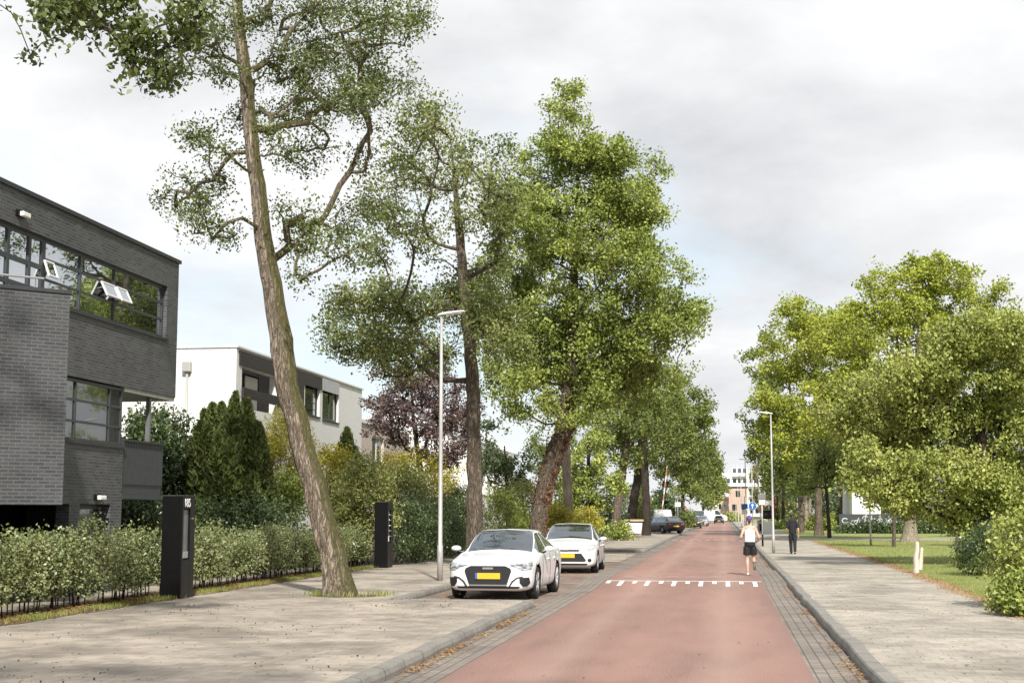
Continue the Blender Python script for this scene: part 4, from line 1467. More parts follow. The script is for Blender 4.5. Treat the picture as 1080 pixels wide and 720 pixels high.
def make_car(name, tab, paint, label, group, front='a', box_van=False):
    root = empty(name, (0, 0, 0), label, 'van' if box_van else 'car', group)
    st = np.array(tab['st'])
    ys = np.unique(np.concatenate([np.linspace(0, .5, 18), np.linspace(.5, tab['L'] - .4, 74), np.linspace(tab['L'] - .4, tab['L'], 12), list(tab['ws']), list(tab['rw']), list(tab['sg'])]))
    cols = [pchip1(st[:, 0], st[:, i], ys) for i in range(st.shape[1])]
    _, w, zu, zs, zb, xg, xr, zr, x8, z8, zc = cols
    K = 10
    ctl = np.zeros((len(ys), K, 2))
    ctl[:, 0] = np.stack([0 * w, zu], 1)
    ctl[:, 1] = np.stack([.72 * w, zu], 1)
    ctl[:, 2] = np.stack([.955 * w, zu + .07], 1)
    ctl[:, 3] = np.stack([.995 * w, zu + (zs - zu) * .55], 1)
    ctl[:, 4] = np.stack([w, zs], 1)
    ctl[:, 5] = np.stack([w * .6 + xg * .4, zb], 1)
    ctl[:, 6] = np.stack([xg, zb + .012 * (zr > zb + .05) + 0.3 * (zr - zb) * (zr < zb + .08)], 1)
    ctl[:, 7] = np.stack([xr, zr], 1)
    ctl[:, 8] = np.stack([x8, z8], 1)
    ctl[:, 9] = np.stack([0 * w, zc], 1)
    segs = [2, 2, 3, 4, 4, 3, 8, 3, 6]
    u = np.concatenate([np.linspace(i, i + 1, s, endpoint=False) for i, s in enumerate(segs)] + [[9]])
    half = np.zeros((len(ys), len(u), 2))
    for r_ in range(len(ys)):
        half[r_, :, 0] = pchip1(np.arange(K), ctl[r_, :, 0], u)
        half[r_, :, 1] = pchip1(np.arange(K), ctl[r_, :, 1], u)
    nu = len(u)
    full = np.concatenate([half, half[:, -2:0:-1] * np.array([-1, 1])], 1)     # round the whole section
    uu = np.concatenate([u, u[-2:0:-1]])
    n = full.shape[1]
    V = np.zeros((len(ys), n, 3))
    V[:, :, 0] = full[:, :, 0]
    V[:, :, 1] = ys[:, None]
    V[:, :, 2] = full[:, :, 1]
    V = V.reshape(-1, 3)
    # snap the wheel arch edge
    Fb, Fws, Fsg, Frw = [], [], [], []
    ar = tab['wr'] + .05
    wz = tab['wr']
    inside = np.zeros(len(V), bool)
    for yw in tab['wheels']:
        d = np.hypot(V[:, 1] - yw, V[:, 2] - wz)
        side = np.abs(V[:, 0]) > .55
        inside |= (d < ar) & side
        near = (d >= ar) & (d < ar + .035) & side
        s = ar / d[near]
        V[near, 1] = yw + (V[near, 1] - yw) * s
        V[near, 2] = wz + (V[near, 2] - wz) * s
    for i in range(len(ys) - 1):
        ym = .5 * (ys[i] + ys[i + 1])
        for j in range(n):
            k = (j + 1) % n
            f = (i * n + j, i * n + k, (i + 1) * n + k, (i + 1) * n + j)
            if sum(inside[list(f)]) >= 1:
                continue
            a, b = sorted((uu[j], uu[k]))
            um = .5 * (a + b) if abs(a - b) < 2 else 9
            if tab['ws'][0] < ym < tab['ws'][1] and um > 7.05:
                Fws.append(f)
            elif tab['rw'][0] < ym < tab['rw'][1] and um > 7.2:
                Frw.append(f)
            elif tab['sg'][0] < ym < tab['sg'][1] and 6.10 < um < 6.9 and abs(ym - tab['pil']) > .05:
                Fsg.append(f)
            else:
                Fb.append(f)
    front_cap = tuple(range(n - 1, -1, -1))
    back_cap = tuple((len(ys) - 1) * n + j for j in range(n))
    Fb += [front_cap, back_cap]

    def part(nm, F, mat, smooth=True):
        idx = sorted({i for f in F for i in f})
        mp = {v: i for i, v in enumerate(idx)}
        return MB().add(V[idx], [tuple(mp[i] for i in f) for f in F]).build(nm, mat, root, smooth)
    body = part('body', Fb, paint)
    part('windscreen', Fws, M['carglass'])
    for s in (-1, 1):
        part('side_window', [f for f in Fsg if V[f[0]][0] * s > 0 and (tab['pil'] - V[f[0]][1]) > 0], M['carglass'])
        fr = [f for f in Fsg if V[f[0]][0] * s > 0 and (tab['pil'] - V[f[0]][1]) <= 0]
        if fr:
            part('side_window', fr, M['carglass'])
    if Frw:
        part('rear_window', Frw, M['carglass'])
    bvh = BVHTree.FromPolygons([Vector(v) for v in V], Fb + Fws + Fsg)

    def patch(nm, poly, mat, parent=None, off=.007, sub=12, smooth=False):
        """outline seen from the front, wrapped on the nose"""
        poly = np.array(poly)
        lo, hi = poly.min(0), poly.max(0)
        bm = bmesh.new()
        vs = [bm.verts.new((p[0], 0, p[1])) for p in poly]
        bm.faces.new(vs)
        for ax in (0, 1):
            for t in np.linspace(lo[ax], hi[ax], sub + 1)[1:-1]:
                co = Vector((t, 0, 0)) if ax == 0 else Vector((0, 0, t))
                no = Vector((1, 0, 0)) if ax == 0 else Vector((0, 0, 1))
                bmesh.ops.bisect_plane(bm, geom=bm.verts[:] + bm.edges[:] + bm.faces[:], plane_co=co, plane_no=no)
        for v in bm.verts:
            hit = None
            for q in (1.0, .985, .96, .92):
                hit = bvh.ray_cast(Vector((v.co.x * q, -1, v.co.z)), Vector((0, 1, 0)))
                if hit[0] is not None:
                    break
            v.co.y = (hit[0].y if hit[0] is not None else .6) - off
        me = bpy.data.meshes.new(nm)
        bm.to_mesh(me)
        bm.free()
        o = link(nm, me, mat, parent or root, smooth)
        s = o.modifiers.new('thick', 'SOLIDIFY')
        s.thickness = .02
        s.offset = 0
        return o

    def both(nm, poly, mat, **kw):
        patch(nm, poly, mat, **kw)
        patch(nm, [(-a, b) for a, b in poly][::-1], mat, **kw)
    if front == 'a':
        g = patch('grille', [(-.47, .655), (-.36, .705), (.36, .705), (.47, .655), (.49, .60), (.385, .30), (-.385, .30), (-.49, .60)], M['darkplastic'], sub=16)
        patch('grille_bar', [(-.40, .325), (.40, .325), (.385, .305), (-.385, .305)], M['chrome'], g, off=.018)
        patch('badge', [(-.11, .675), (.11, .675), (.11, .635), (-.11, .635)], M['chrome'], g, off=.02, sub=3)
        both('headlight', [(.42, .715), (.62, .745), (.85, .775), (.872, .72), (.855, .63), (.70, .615), (.62, .66)], M['lampglass'], off=.006)
        both('air_intake', [(.655, .455), (.72, .47), (.825, .47), (.84, .36), (.79, .29), (.72, .29), (.655, .37)], M['darkplastic'], off=.008)
        both('intake_trim', [(.43, .285), (.50, .40), (.60, .475), (.72, .495), (.72, .478), (.61, .458), (.525, .385), (.455, .285)], M['darkplastic'], off=.012)
        patch('splitter', [(-.66, .285), (.66, .285), (.62, .25), (-.62, .25)], M['darkplastic'], off=.012)
        pz = (.44, .56)
    elif front == 'b':
        g = patch('grille', [(-.42, .715), (.42, .715), (.38, .665), (-.38, .665)], M['darkplastic'])
        patch('grille_bar', [(-.40, .712), (.40, .712), (.39, .695), (-.39, .695)], M['chrome'], g, off=.018)
        patch('badge', [(-.07, .71), (.07, .71), (.07, .67), (-.07, .67)], M['chrome'], g, off=.026, sub=3)
        both('headlight', [(.43, .685), (.50, .745), (.70, .83), (.855, .865), (.85, .78), (.80, .71), (.62, .665)], M['chromed_lamp'], off=.006)
        patch('air_intake', [(-.46, .60), (.46, .60), (.60, .40), (.56, .36), (-.56, .36), (-.60, .40)], M['darkplastic'], off=.007)
        c = [(.70 + .055 * math.cos(t), .40 + .05 * math.sin(t)) for t in np.linspace(0, 6.28, 13)[:-1]]
        both('fog_lamp', c, M['darkplastic'], off=.009, sub=4)
        patch('splitter', [(-.64, .30), (.64, .30), (.60, .255), (-.60, .255)], M['darkplastic'], off=.01)
        pz = (.47, .59)
    else:
        patch('grille', [(-.45, .78), (.45, .78), (.42, .66), (-.42, .66)], M['darkplastic'])
        both('headlight', [(.48, .74), (.55, .90), (.80, 1.0), (.82, .86), (.74, .74)], M['chromed_lamp'], off=.006)
        pz = (.44, .56)
    p = patch('number_plate', [(-.26, pz[1]), (.26, pz[1]), (.26, pz[0]), (-.26, pz[0])], M['plate'], off=.03, sub=4)
    patch('country_band', [(-.26, pz[1]), (-.215, pz[1]), (-.215, pz[0]), (-.26, pz[0])], M['plateblue'], p, off=.042, sub=2)
    # tail end
    L_ = tab['L']
    for s in (-1, 1):
        MB().box(*sorted((s * .50, s * .76)), L_ - .03, L_ + .012, .74, .86).build('tail_light', M['signred'], root, bevel=.01)
    MB().box(-.26, .26, L_ - .02, L_ + .015, .58, .69).build('number_plate', M['plate'], root)
    # door seams and handles (thin strips just proud of the side)
    for s in (-1, 1):
        for yy in ((1.45, tab['pil'], 3.28) if not box_van else (1.25, 2.2)):
            mb = MB()
            pts = []
            for z in np.linspace(.27, .93, 12):
                h = bvh.ray_cast(Vector((s * 2, yy, z)), Vector((-s, 0, 0)))
                if h[0] is not None:
                    pts.append((h[0].x + s * .001, yy, z))
            if len(pts) > 2:
                mb.tube(pts, .005, 5).build('door_seam', M['darkplastic'], root)
        for yy in ((2.18, 3.05) if not box_van else (1.95,)):
            h = bvh.ray_cast(Vector((s * 2, yy, .80)), Vector((-s, 0, 0)))
            if h[0] is not None:
                MB().box(*sorted((h[0].x - s * .005, h[0].x + s * .03)), yy - .10, yy + .10, .785, .815).build('door_handle', paint, root, bevel=.01)
        # sill strip
        # mirror: shell on a short foot
        ym, zm = tab['sg'][0] + .14, 0.99 if not box_van else 1.3
        x0 = s * (.865 if not box_van else .93)
        mb = MB().lathe([(.012, -.085), (.062, -.07), (.082, -.02), (.085, .03), (.07, .045)], (0, 0, 0), 'y', 16)
        mm = mb.V[0]
        mm[:, 0] *= 1.3
        mm[:, 2] *= .72
        mb.V[0] = mm + np.array([x0 + s * .16, ym, zm + .03])
        o = mb.build('wing_mirror', paint, root, True)
        MB().tube([(x0 - s * .04, ym + .02, zm - .06), (x0 + s * .09, ym, zm - .03)], [.028, .02], 8).build('mirror_foot', M['darkplastic'], o)
        MB().lathe([(.075, .047), (.075, .05)], (0, 0, 0), 'y', 16)
        g = MB().lathe([(.066, .046), (.064, .05)], (0, 0, 0), 'y', 16)
        g.V[0] = g.V[0] * np.array([1.3, 1, .72]) + np.array([x0 + s * .16, ym, zm + .03])
        g.build('mirror_glass', M['chrome'], o)
    # wheels
    for yw in tab['wheels']:
        for s in (-1, 1):
            wr = tab['wr']
            xo = s * (st[:, 1].max() - .012)
            xi = xo - s * .21
            xm = .5 * (xo + xi)
            mb = MB().lathe([(wr * .66, -.095), (wr * .93, -.105), (wr, -.075), (wr, .075), (wr * .93, .105), (wr * .68, .10)], (xm, yw, wr), 'x', 40)
            t = mb.build('wheel', M['rubber'], root, True)
            rm = MB()
            hw = s * .095
            rm.lathe([(wr * .68, s * .10), (wr * .66, s * .06), (wr * .62, s * .04), (wr * .60, -s * .06)][::1], (xm, yw, wr), 'x', 36)
            for k in range(5):
                for q in (-.13, .13):
                    a = 2 * math.pi * k / 5 + q
                    c0 = np.array([xm + s * .082, yw + .05 * math.cos(a), wr + .05 * math.sin(a)])
                    c1 = np.array([xm + s * .088, yw + wr * .65 * math.cos(a + q * .35), wr + wr * .65 * math.sin(a + q * .35)])
                    rm.tube([c0, .5 * (c0 + c1), c1], [.026, .020, .017], 6)
            rm.lathe([(.05, s * .06), (.05, s * .098), (.03, s * .105)], (xm, yw, wr), 'x', 14)
            rm.build('rim', M['rim'], t, True)
            MB().lathe([(wr * .62, s * .02), (wr * .60, s * .025)], (xm, yw, wr), 'x', 24).build('brake_disc', M['darkplastic'], t)
            # dark liner inside the arch
            ln = MB()
            aa = np.linspace(-.25, math.pi + .25, 20)
            Vl = [(x, yw + ar * math.cos(a), wr + ar * math.sin(a)) for a in aa for x in (xo - s * .008, xo - s * .34)]
            Fl = [(2 * i, 2 * i + 1, 2 * i + 3, 2 * i + 2) for i in range(19)]
            Vl2 = [(xo - s * .34, yw + ar * math.cos(a), wr + ar * math.sin(a)) for a in aa]
            ln.add(Vl, Fl)
            ln.add(Vl2, [tuple(range(20))])
            ln.build('wheel_arch', M['darkplastic'], t, fix=False)
    # interior and underside
    if not box_van:
        MB().box(-.70, .70, 1.7, 3.6, .35, .80).build('seat_row', M['darkplastic'], root)
    return root


def place(o, x, y, z=0.0, rz=0.0, s=1.0):
    o.location = (x, y, z)
    o.rotation_euler = (0, 0, R(rz))
    o.scale = (s, s, s)
    return o


def relabel(o, label, group=None):
    o['label'] = label
    if group:
        o['group'] = group
    return o


def repaint(o, old, new):
    for ch in o.children_recursive:
        if any(ms.material is old for ms in ch.material_slots):
            ch.data = ch.data.copy()
            for i, m_ in enumerate(ch.data.materials):
                if m_ is old:
                    ch.data.materials[i] = new


PARK = 'cars parked along the left side of the street'
carA = make_car('parked_car', HATCH_A, M['car_white'], 'white car with a big dark grille, nearest of the parked cars', PARK, 'a')
fw = atZ(566, 631, 0)
place(carA, fw[0] - .93, fw[1] - .9, 0.004, -2.2, 1.04)
carB = make_car('parked_car', HATCH_B, M['car_white'], 'white hatchback with a slim grille parked behind the nearest white car', PARK, 'b')
fw = atZ(631.4, 603.7, 0)
place(carB, fw[0] - .93, fw[1] - .87, 0.004, 0.8, 1.03)
far_spec = [
    ('A', 'car_black', -6.4, 127.0, 212, 'black car parked at an angle right beside the dark tree trunk'),
    ('B', 'car_blue', -6.1, 134.0, 205, 'dark blue car parked at an angle in front of the white van'),
    ('B', 'car_black', -3.75, 178.0, 0, 'black hatchback facing the camera beyond the level crossing'),
    ('A', 'car_white', -3.3, 206.0, 0, 'white car parked behind the black hatchback beyond the crossing'),
    ('B', 'car_grey', -3.3, 222.0, 0, 'silver car parked in the far row before the white box van'),
    ('A', 'car_black', -1.0, 262.0, 0, 'black car driving towards the camera at the far end of the street'),
]
for k, colr, x, y, rz, lab in far_spec:
    c = copy_tree(carA if k == 'A' else carB)
    repaint(c, M['car_white'], M[colr])
    place(c, x, y, PZ if abs(x) > 5 else 0.003, rz)
    relabel(c, lab)
van = make_car('parked_van', VAN, M['car_white'], 'white van behind the two dark cars parked at an angle', PARK, 'v', True)
place(van, -7.4, 139.0, PZ, 200)
v2 = copy_tree(van)
place(v2, -4.2, 236, 0.003, 0, 1.12)
relabel(v2, 'white box van in the far parked row beyond the crossing')
v3 = copy_tree(van)
place(v3, 0.6, 300, 0.003, 90, 1.25)
relabel(v3, 'white van standing crosswise at the very end of the street')


# ------------------------------------------------------------------ street lamps
def make_lamp(h, label, group):
    root = empty('street_lamp', (0, 0, 0), label, 'street lamp', group)
    mb = MB().tube([(0, 0, 0), (0, 0, .9), (0, 0, .92), (0, 0, h * .55), (0, 0, h)], [.075, .075, .058, .05, .036], 14)
    p = mb.build('pole', M['galv'], root, True)
    MB().box(-.022, .022, -.082, -.07, .45, .75).build('hatch', M['galv'], p, bevel=.004)
    # flat lantern reaching out on +x
    V, F = [], []
    prof = [(-.10, .045, .030), (-.04, .075, .05), (.12, .12, .055), (.42, .135, .045), (.60, .11, .03), (.64, .06, .015)]
    for x, w_, t in prof:
        z = h - .02 + x * .13
        V += [(x, -w_, z), (x, w_, z), (x, w_ * .8, z + t), (x, -w_ * .8, z + t)]
    for i in range(len(prof) - 1):
        for j in range(4):
            k = (j + 1) % 4
            F.append((i * 4 + j, i * 4 + k, (i + 1) * 4 + k, (i + 1) * 4 + j))
    F += [(3, 2, 1, 0), tuple(4 * (len(prof) - 1) + j for j in range(4))]
    o = MB().add(V, F).build('lamp_head', M['white_metal'], root, bevel=.008)
    zz = h - .02
    v = [(x, s * .095, zz + x * .13 - .006) for x in (.12, .55) for s in (-1, 1)] + [(x, s * .085, zz + x * .13 - .03) for x in (.14, .53) for s in (-1, 1)]
    MB().add(v, [(0, 1, 3, 2), (4, 5, 7, 6), (0, 1, 5, 4), (2, 3, 7, 6), (0, 2, 6, 4), (1, 3, 7, 5)]).build('lamp_glass', M['lamp_white'], o)
    return root


LG = 'street lamps along the street'
c = atZ(464, 612, PZ)
lampA = make_lamp(6.95, 'tall grey street lamp with a blue street name plate beside the front white car', LG)
place(lampA, c[0], c[1], PZ)
c = atZ(816, 583, PZ)
lampB = copy_tree(lampA)
place(lampB, c[0], c[1], PZ, 180, 0.88)
relabel(lampB, 'white street lamp on the lawn side pavement between the runner and the man in black')
name = MB().box(.06, .42, -.012, .012, 2.42, 2.62).build('street_name_plate', M['signblue'], lampA, bevel=.004)
name.location = (0, 0, 0)
MB().tube([(0, 0, 2.46), (0, 0, 2.58)], .06, 12).build('clamp', M['steel'], name)
mb = MB()
for i in range(6):
    mb.box(.10 + i * .048, .133 + i * .048, -.0145, -.0122, 2.50, 2.545)
mb.build('lettering', M['signwhite'], name)
spec = [(-7.27, 101, 0, .85, 'grey street lamp with its head lost in the leaves beside the pale leaning trunk'),
        (-5.0, 150, 0, .80, 'grey street lamp carrying a square white sign left of the crossing'),
        (-5.1, 190, 0, .72, 'far street lamp behind the lamp with the triangular yellow sign'),
        (-5.0, 216, 0, .72, 'third lamp of the far left row, just before the black hatchback'),
        (-5.1, 286, 0, .72, 'fourth lamp of the far left row, above the white box van'),
        (-5.1, 372, 0, .72, 'last lamp of the far left row, smallest against the trees'),
        (2.05, 138, 180, .98, 'lamp of the lawn side row with the small blue plate, behind the runner'),
        (2.05, 176, 180, .90, 'lamp of the lawn side row just beyond the crossing'),
        (2.05, 214, 180, .86, 'distant lamp of the lawn side row in front of the orange house'),
        (2.05, 262, 180, .86, 'most distant lamp of the lawn side row')]
for x, y, rz, s, lab in spec:
    l_ = copy_tree(lampB)
    place(l_, x, y, PZ, rz, s)
    relabel(l_, lab)
c = atZ(918.5, 575, PZ)
pl_ = copy_tree(lampB)
place(pl_, c[0], c[1], PZ, 200, 0.75)
relabel(pl_, 'slim white lamp at the far lawn edge with its head hidden in leaves')


# ------------------------------------------------------------------ signs and the level crossing
def post_sign(name, label, x, y, h, parts, r=.035, dark=0.0, cat='sign'):
    root = empty(name, (x, y, PZ), label, cat, 'signs beside the street')
    MB().tube([(x, y, PZ), (x, y, PZ + h)], r, 10).build('pole', M['galv'], root, True)
    if dark:
        MB().tube([(x, y, PZ), (x, y, PZ + dark)], r + .008, 10).build('sleeve', M['black'], root, True)
    for kind, z, w_, mat in parts:
        yy = y - r - .02
        if kind == 'disc':
            o = MB().lathe([(w_ * .93, -.016), (w_ * .93, -.008)], (x, yy, z), 'y', 28).build('sign_plate', M[mat], root)
            MB().lathe([(w_, -.006), (w_, .01)], (x, yy, z), 'y', 28).build('rim', M['signwhite'], o)
            mb = MB().box(x - w_ * .1, x + w_ * .1, yy - .018, yy - .0145, z - w_ * .55, z + w_ * .2)
            mb.prism([(x - w_ * .38, z + w_ * .1), (x + w_ * .38, z + w_ * .1), (x, z + w_ * .65)], yy - .021, yy - .0185)
            mb.build('arrow', M['signwhite'], o)
        elif kind == 'rect':
            o = MB().box(x - w_, x + w_, yy - .01, yy + .01, z - w_ * .75, z + w_ * .75).build('sign_plate', M[mat], root, bevel=.004)
        elif kind == 'tri':
            o = MB().prism([(x - w_, z - w_ * .8), (x + w_, z - w_ * .8), (x, z + w_ * .95)], yy - .01, yy + .01).build('sign_plate', M[mat], root)
            MB().prism([(x - w_ * .68, z - w_ * .6), (x + w_ * .68, z - w_ * .6), (x, z + w_ * .6)], yy - .016, yy - .0115).build('sign_face', M['signyellow'], o)
    return root


post_sign('road_sign', 'tall post with a round blue arrow sign behind the runner', 2.12, 110, 5.6, [('disc', 2.4, .31, 'signblue')])
post_sign('road_sign', 'post with two grey plates at the top and a dark foot, right behind the runner', 1.98, 77, 2.75, [('rect', 2.72, .20, 'grey_plate'), ('rect', 2.42, .16, 'signwhite')], .04, .62)
post_sign('road_sign', 'white post with a small blue rectangular plate left of the round blue sign', 1.75, 126, 3.2, [('rect', 2.45, .28, 'signblue'), ('rect', 1.95, .26, 'signwhite')])
post_sign('road_sign', 'post with a square white plate beside the lamp near the dark parked cars', -4.75, 149, 3.6, [('rect', 2.75, .30, 'signwhite')])
post_sign('road_sign', 'post with a yellow triangular sign before the far left lamps', -5.05, 184, 3.2, [('tri', 2.5, .45, 'signred')])


def crossing_barrier(x, y, label, tilt, s):
    root = empty('crossing_barrier', (x, y, PZ), label, 'barrier', 'raised barriers of the level crossing')
    MB().box(x - .3, x + .3, y - .35, y + .35, PZ, PZ + 1.15).build('cabinet', M['grey_wall'], root, bevel=.03)
    d = np.array([s * math.sin(tilt), 0, math.cos(tilt)])
    b0 = np.array([x, y - .42, PZ + 1.0])
    MB().tube([b0 + d * t for t in np.linspace(0, 5.4, 12)], .06, 8).build('boom', M['boom'], root, True)
    MB().obox(b0 - d * .5, (.14, 0, 0), (0, .05, 0), d * .3).build('counterweight', M['black'], root)
    return root


crossing_barrier(3.15, 128, 'raised red and white barrier boom on the lawn side of the crossing', .05, -1)
crossing_barrier(-6.1, 140, 'raised pale red and white barrier boom leaning behind the white van', .13, 1)
x, y = 3.75, 124.0
cs = empty('crossing_signal', (x, y, PZ), 'red and white crossing cross with a black light box beside the raised barrier', 'signal')
MB().tube([(x, y, PZ), (x, y, PZ + 2.9)], .06, 10).build('pole', M['galv'], cs, True)
for sgn in (-1, 1):
    o = MB().obox((x, y - .09 - .012 * sgn, PZ + 2.6), (.62, 0, .34 * sgn), np.array([-.34 * sgn, 0, .62]) * .16, (0, .012, 0)).build('cross_arm', M['signwhite'], cs)
    for e in (-1, 1):
        MB().obox((x + e * .50, y - .105 - .012 * sgn, PZ + 2.6 + e * .275 * sgn), (.13, 0, .071 * sgn), np.array([-.34 * sgn, 0, .62]) * .165, (0, .004, 0)).build('red_end', M['signred'], o)
o = MB().box(x - .55, x + .55, y - .16, y - .06, PZ + 1.25, PZ + 2.0).build('light_box', M['black'], cs, bevel=.03)
for e in (-.27, .27):
    MB().lathe([(.16, -.03), (.14, .02)], (x + e, y - .18, PZ + 1.63), 'y', 18).build('signal_lens', M['darkplastic'], o)
MB().box(x - .45, x + .35, y - .2, y + .3, PZ, PZ + 1.05).build('equipment_box', M['white_metal'], cs, bevel=.03)

# bollards by the far left lamps
for i, (bx, byy) in enumerate(((-4.95, 156), (-4.95, 161), (-4.95, 167))):
    b_ = empty('bollard', (bx, byy, PZ), None, 'bollard', 'bollards at the far left kerb')
    b_['label'] = 'dark bollard in the short row left of the black hatchback'
    MB().lathe([(.09, 0), (.085, .95), (.06, 1.03), (.02, 1.06)], (bx, byy, PZ), 'z', 12).build('shaft', M['black'], b_, True)
    MB().lathe([(.093, .78), (.093, .88)], (bx, byy, PZ), 'z', 12).build('band', M['signwhite'], b_)

# white skip bag with boards on top
x0, x1 = atY(651, 560, 113)[0], atY(677.5, 560, 113)[0]
sk = empty('building_container', ((x0 + x1) / 2, 113, PZ), 'white builders container with light timber boards on top by the dark trunks', 'container')
mb = MB()
mb.prism([(x0 + .1, PZ + .12), (x1 - .12, PZ + .12), (x1, PZ + 1.0), (x0, PZ + 1.0)], 113, 115.0)
mb.build('shell', M['white_wall'], sk, bevel=.05)
MB().box(x0 - .12, x1 + .1, 112.9, 113.25, PZ + 1.10, PZ + 1.24).box(x0 - .1, x1 + .05, 113.4, 113.7, PZ + 1.12, PZ + 1.25).box(x0 - .05, x1 + .1, 114.2, 114.5, PZ + 1.10, PZ + 1.22).build('boards', M['plank'], sk)
MB().box(x0 + .02, x1 - .02, 112.98, 115.02, PZ + 1.003, PZ + 1.10).build('lid', M['dark_wall'], sk)
MB().box(x0 + .1, x1 - .1, 113.1, 114.9, PZ, PZ + .117).build('pallet', M['plank'], sk)


# ------------------------------------------------------------------ black intercom pillars
def pillar(px, py, label, num):
    c = atZ(px, py, PZ)
    w_, d_, h_ = .44, .70, 2.08
    x0, y0 = c[0], c[1]
    root = empty('mailbox_pillar', (x0, y0, PZ), label, 'pillar', 'black pillars at the garden entrances')
    b = MB()
    xa, xb, ya, yb = x0, x0 + w_, y0, y0 + d_
    # body with a recessed letter panel in the street side
    b.box(xa, xb - .10, ya, yb, PZ, PZ + h_)
    b.box(xb - .097, xb, ya, ya + .06, PZ, PZ + h_)
    b.box(xb - .097, xb, yb - .26, yb, PZ, PZ + h_)
    b.box(xb - .097, xb, ya + .063, yb - .263, PZ, PZ + .78)
    b.box(xb - .097, xb, ya + .063, yb - .263, PZ + 1.82, PZ + h_)
    b.build('body', M['black'], root, bevel=.006)
    MB().box(xa - .012, xb + .012, ya - .012, yb + .012, PZ + h_ + .002, PZ + h_ + .022).build('cap', M['anthracite'], root)
    p = MB().box(xb - .096, xb - .045, ya + .07, yb - .27, PZ + .80, PZ + 1.80).build('panel', M['grey_plate'], root)
    if num:
        cu = bpy.data.curves.new('house_number', 'FONT')
        cu.body = num
        cu.size = .25
        cu.extrude = .004
        cu.space_character = .92
        t = bpy.data.objects.new('tmp', cu)
        COL.objects.link(t)
        dg = bpy.context.evaluated_depsgraph_get()
        me = bpy.data.meshes.new_from_object(t.evaluated_get(dg))
        bpy.data.objects.remove(t)
        me.transform(Matrix.Translation((xb + .006 - x0, ya + .07 - y0, 1.86)) @ Matrix.Rotation(R(90), 4, 'Z') @ Matrix.Rotation(R(90), 4, 'X'))
        link('house_number', me, M['signwhite'], root)
        MB().box(xb - .043, xb - .02, ya + .09, yb - .29, PZ + .82, PZ + .95).build('letter_flap', M['steel'], p)
        MB().lathe([(.02, 0), (.02, .015)], (xb + .001, yb - .15, PZ + 1.62), 'x', 12).build('bell_button', M['steel'], root)
    else:
        for i in range(5):
            z = PZ + 1.66 - i * .17
            MB().box(xb - .043, xb + .02, ya + .15, yb - .30, z, z + .035).build('letter_flap', M['steel'], p, bevel=.008)
        MB().box(xb - .043, xb - .01, ya + .12, ya + .24, PZ + .84, PZ + 1.0).build('label_plate', M['signwhite'], p)
    return root


pillar(168.5, 631, 'black pillar with the white number 185, standing between two hedges', '185')
pillar(394.5, 598.5, 'black pillar with silver letter slots beside the far end of the hedge', None)

# split wooden post on the lawn
c = atZ(966, 604, PZ)
wp = empty('wooden_post', tuple(c), 'weathered split wooden post standing in the grass', 'post')
mb = MB()
rs = np.random.default_rng(5)
P = np.array([c + np.array([.06 * t + .012 * math.sin(t * 9), 0, t * .93 - .05]) for t in np.linspace(0, 1, 14)])
rough_trunk(mb, P, np.linspace(.10, .055, 14), 12, rs, .12)
mb.tube([P[-1] - (0, 0, .02), P[-1] + (.005, 0, .035)], [.05, .02], 7)
P2 = np.array([c + np.array([.12 + .07 * t, -.01, .1 + t * .62]) for t in np.linspace(0, 1, 10)])
rough_trunk(mb, P2, np.linspace(.07, .04, 10), 10, rs, .14)
mb.tube([P2[-1] - (0, 0, .02), P2[-1] + (.005, 0, .03)], [.04, .012], 7)
mb.build('stake', M['wood'], wp, True)


# ------------------------------------------------------------------ people
def skin_mesh(verts, edges, root=0, sub=2):
    me = bpy.data.meshes.new('tmp')
    me.from_pydata([tuple(v[:3]) for v in verts], edges, [])
    o = bpy.data.objects.new('tmp', me)
    COL.objects.link(o)
    sk_ = o.modifiers.new('s', 'SKIN')
    sk_.use_smooth_shade = True
    for i, v in enumerate(verts):
        d = me.skin_vertices[0].data[i]
        d.radius = (v[3], v[4] if len(v) > 4 else v[3])
        d.use_root = i == root
    ss = o.modifiers.new('d', 'SUBSURF')
    ss.levels = ss.render_levels = sub
    dg = bpy.context.evaluated_depsgraph_get()
    out = bpy.data.meshes.new_from_object(o.evaluated_get(dg))
    bpy.data.objects.remove(o)
    V = np.array([v.co[:] for v in out.vertices])
    F = [tuple(p.vertices) for p in out.polygons]
    bpy.data.meshes.remove(out)
    return V, F


def chain(pts, sub=2):
    return skin_mesh(pts, [(i, i + 1) for i in range(len(pts) - 1)], 0, sub)


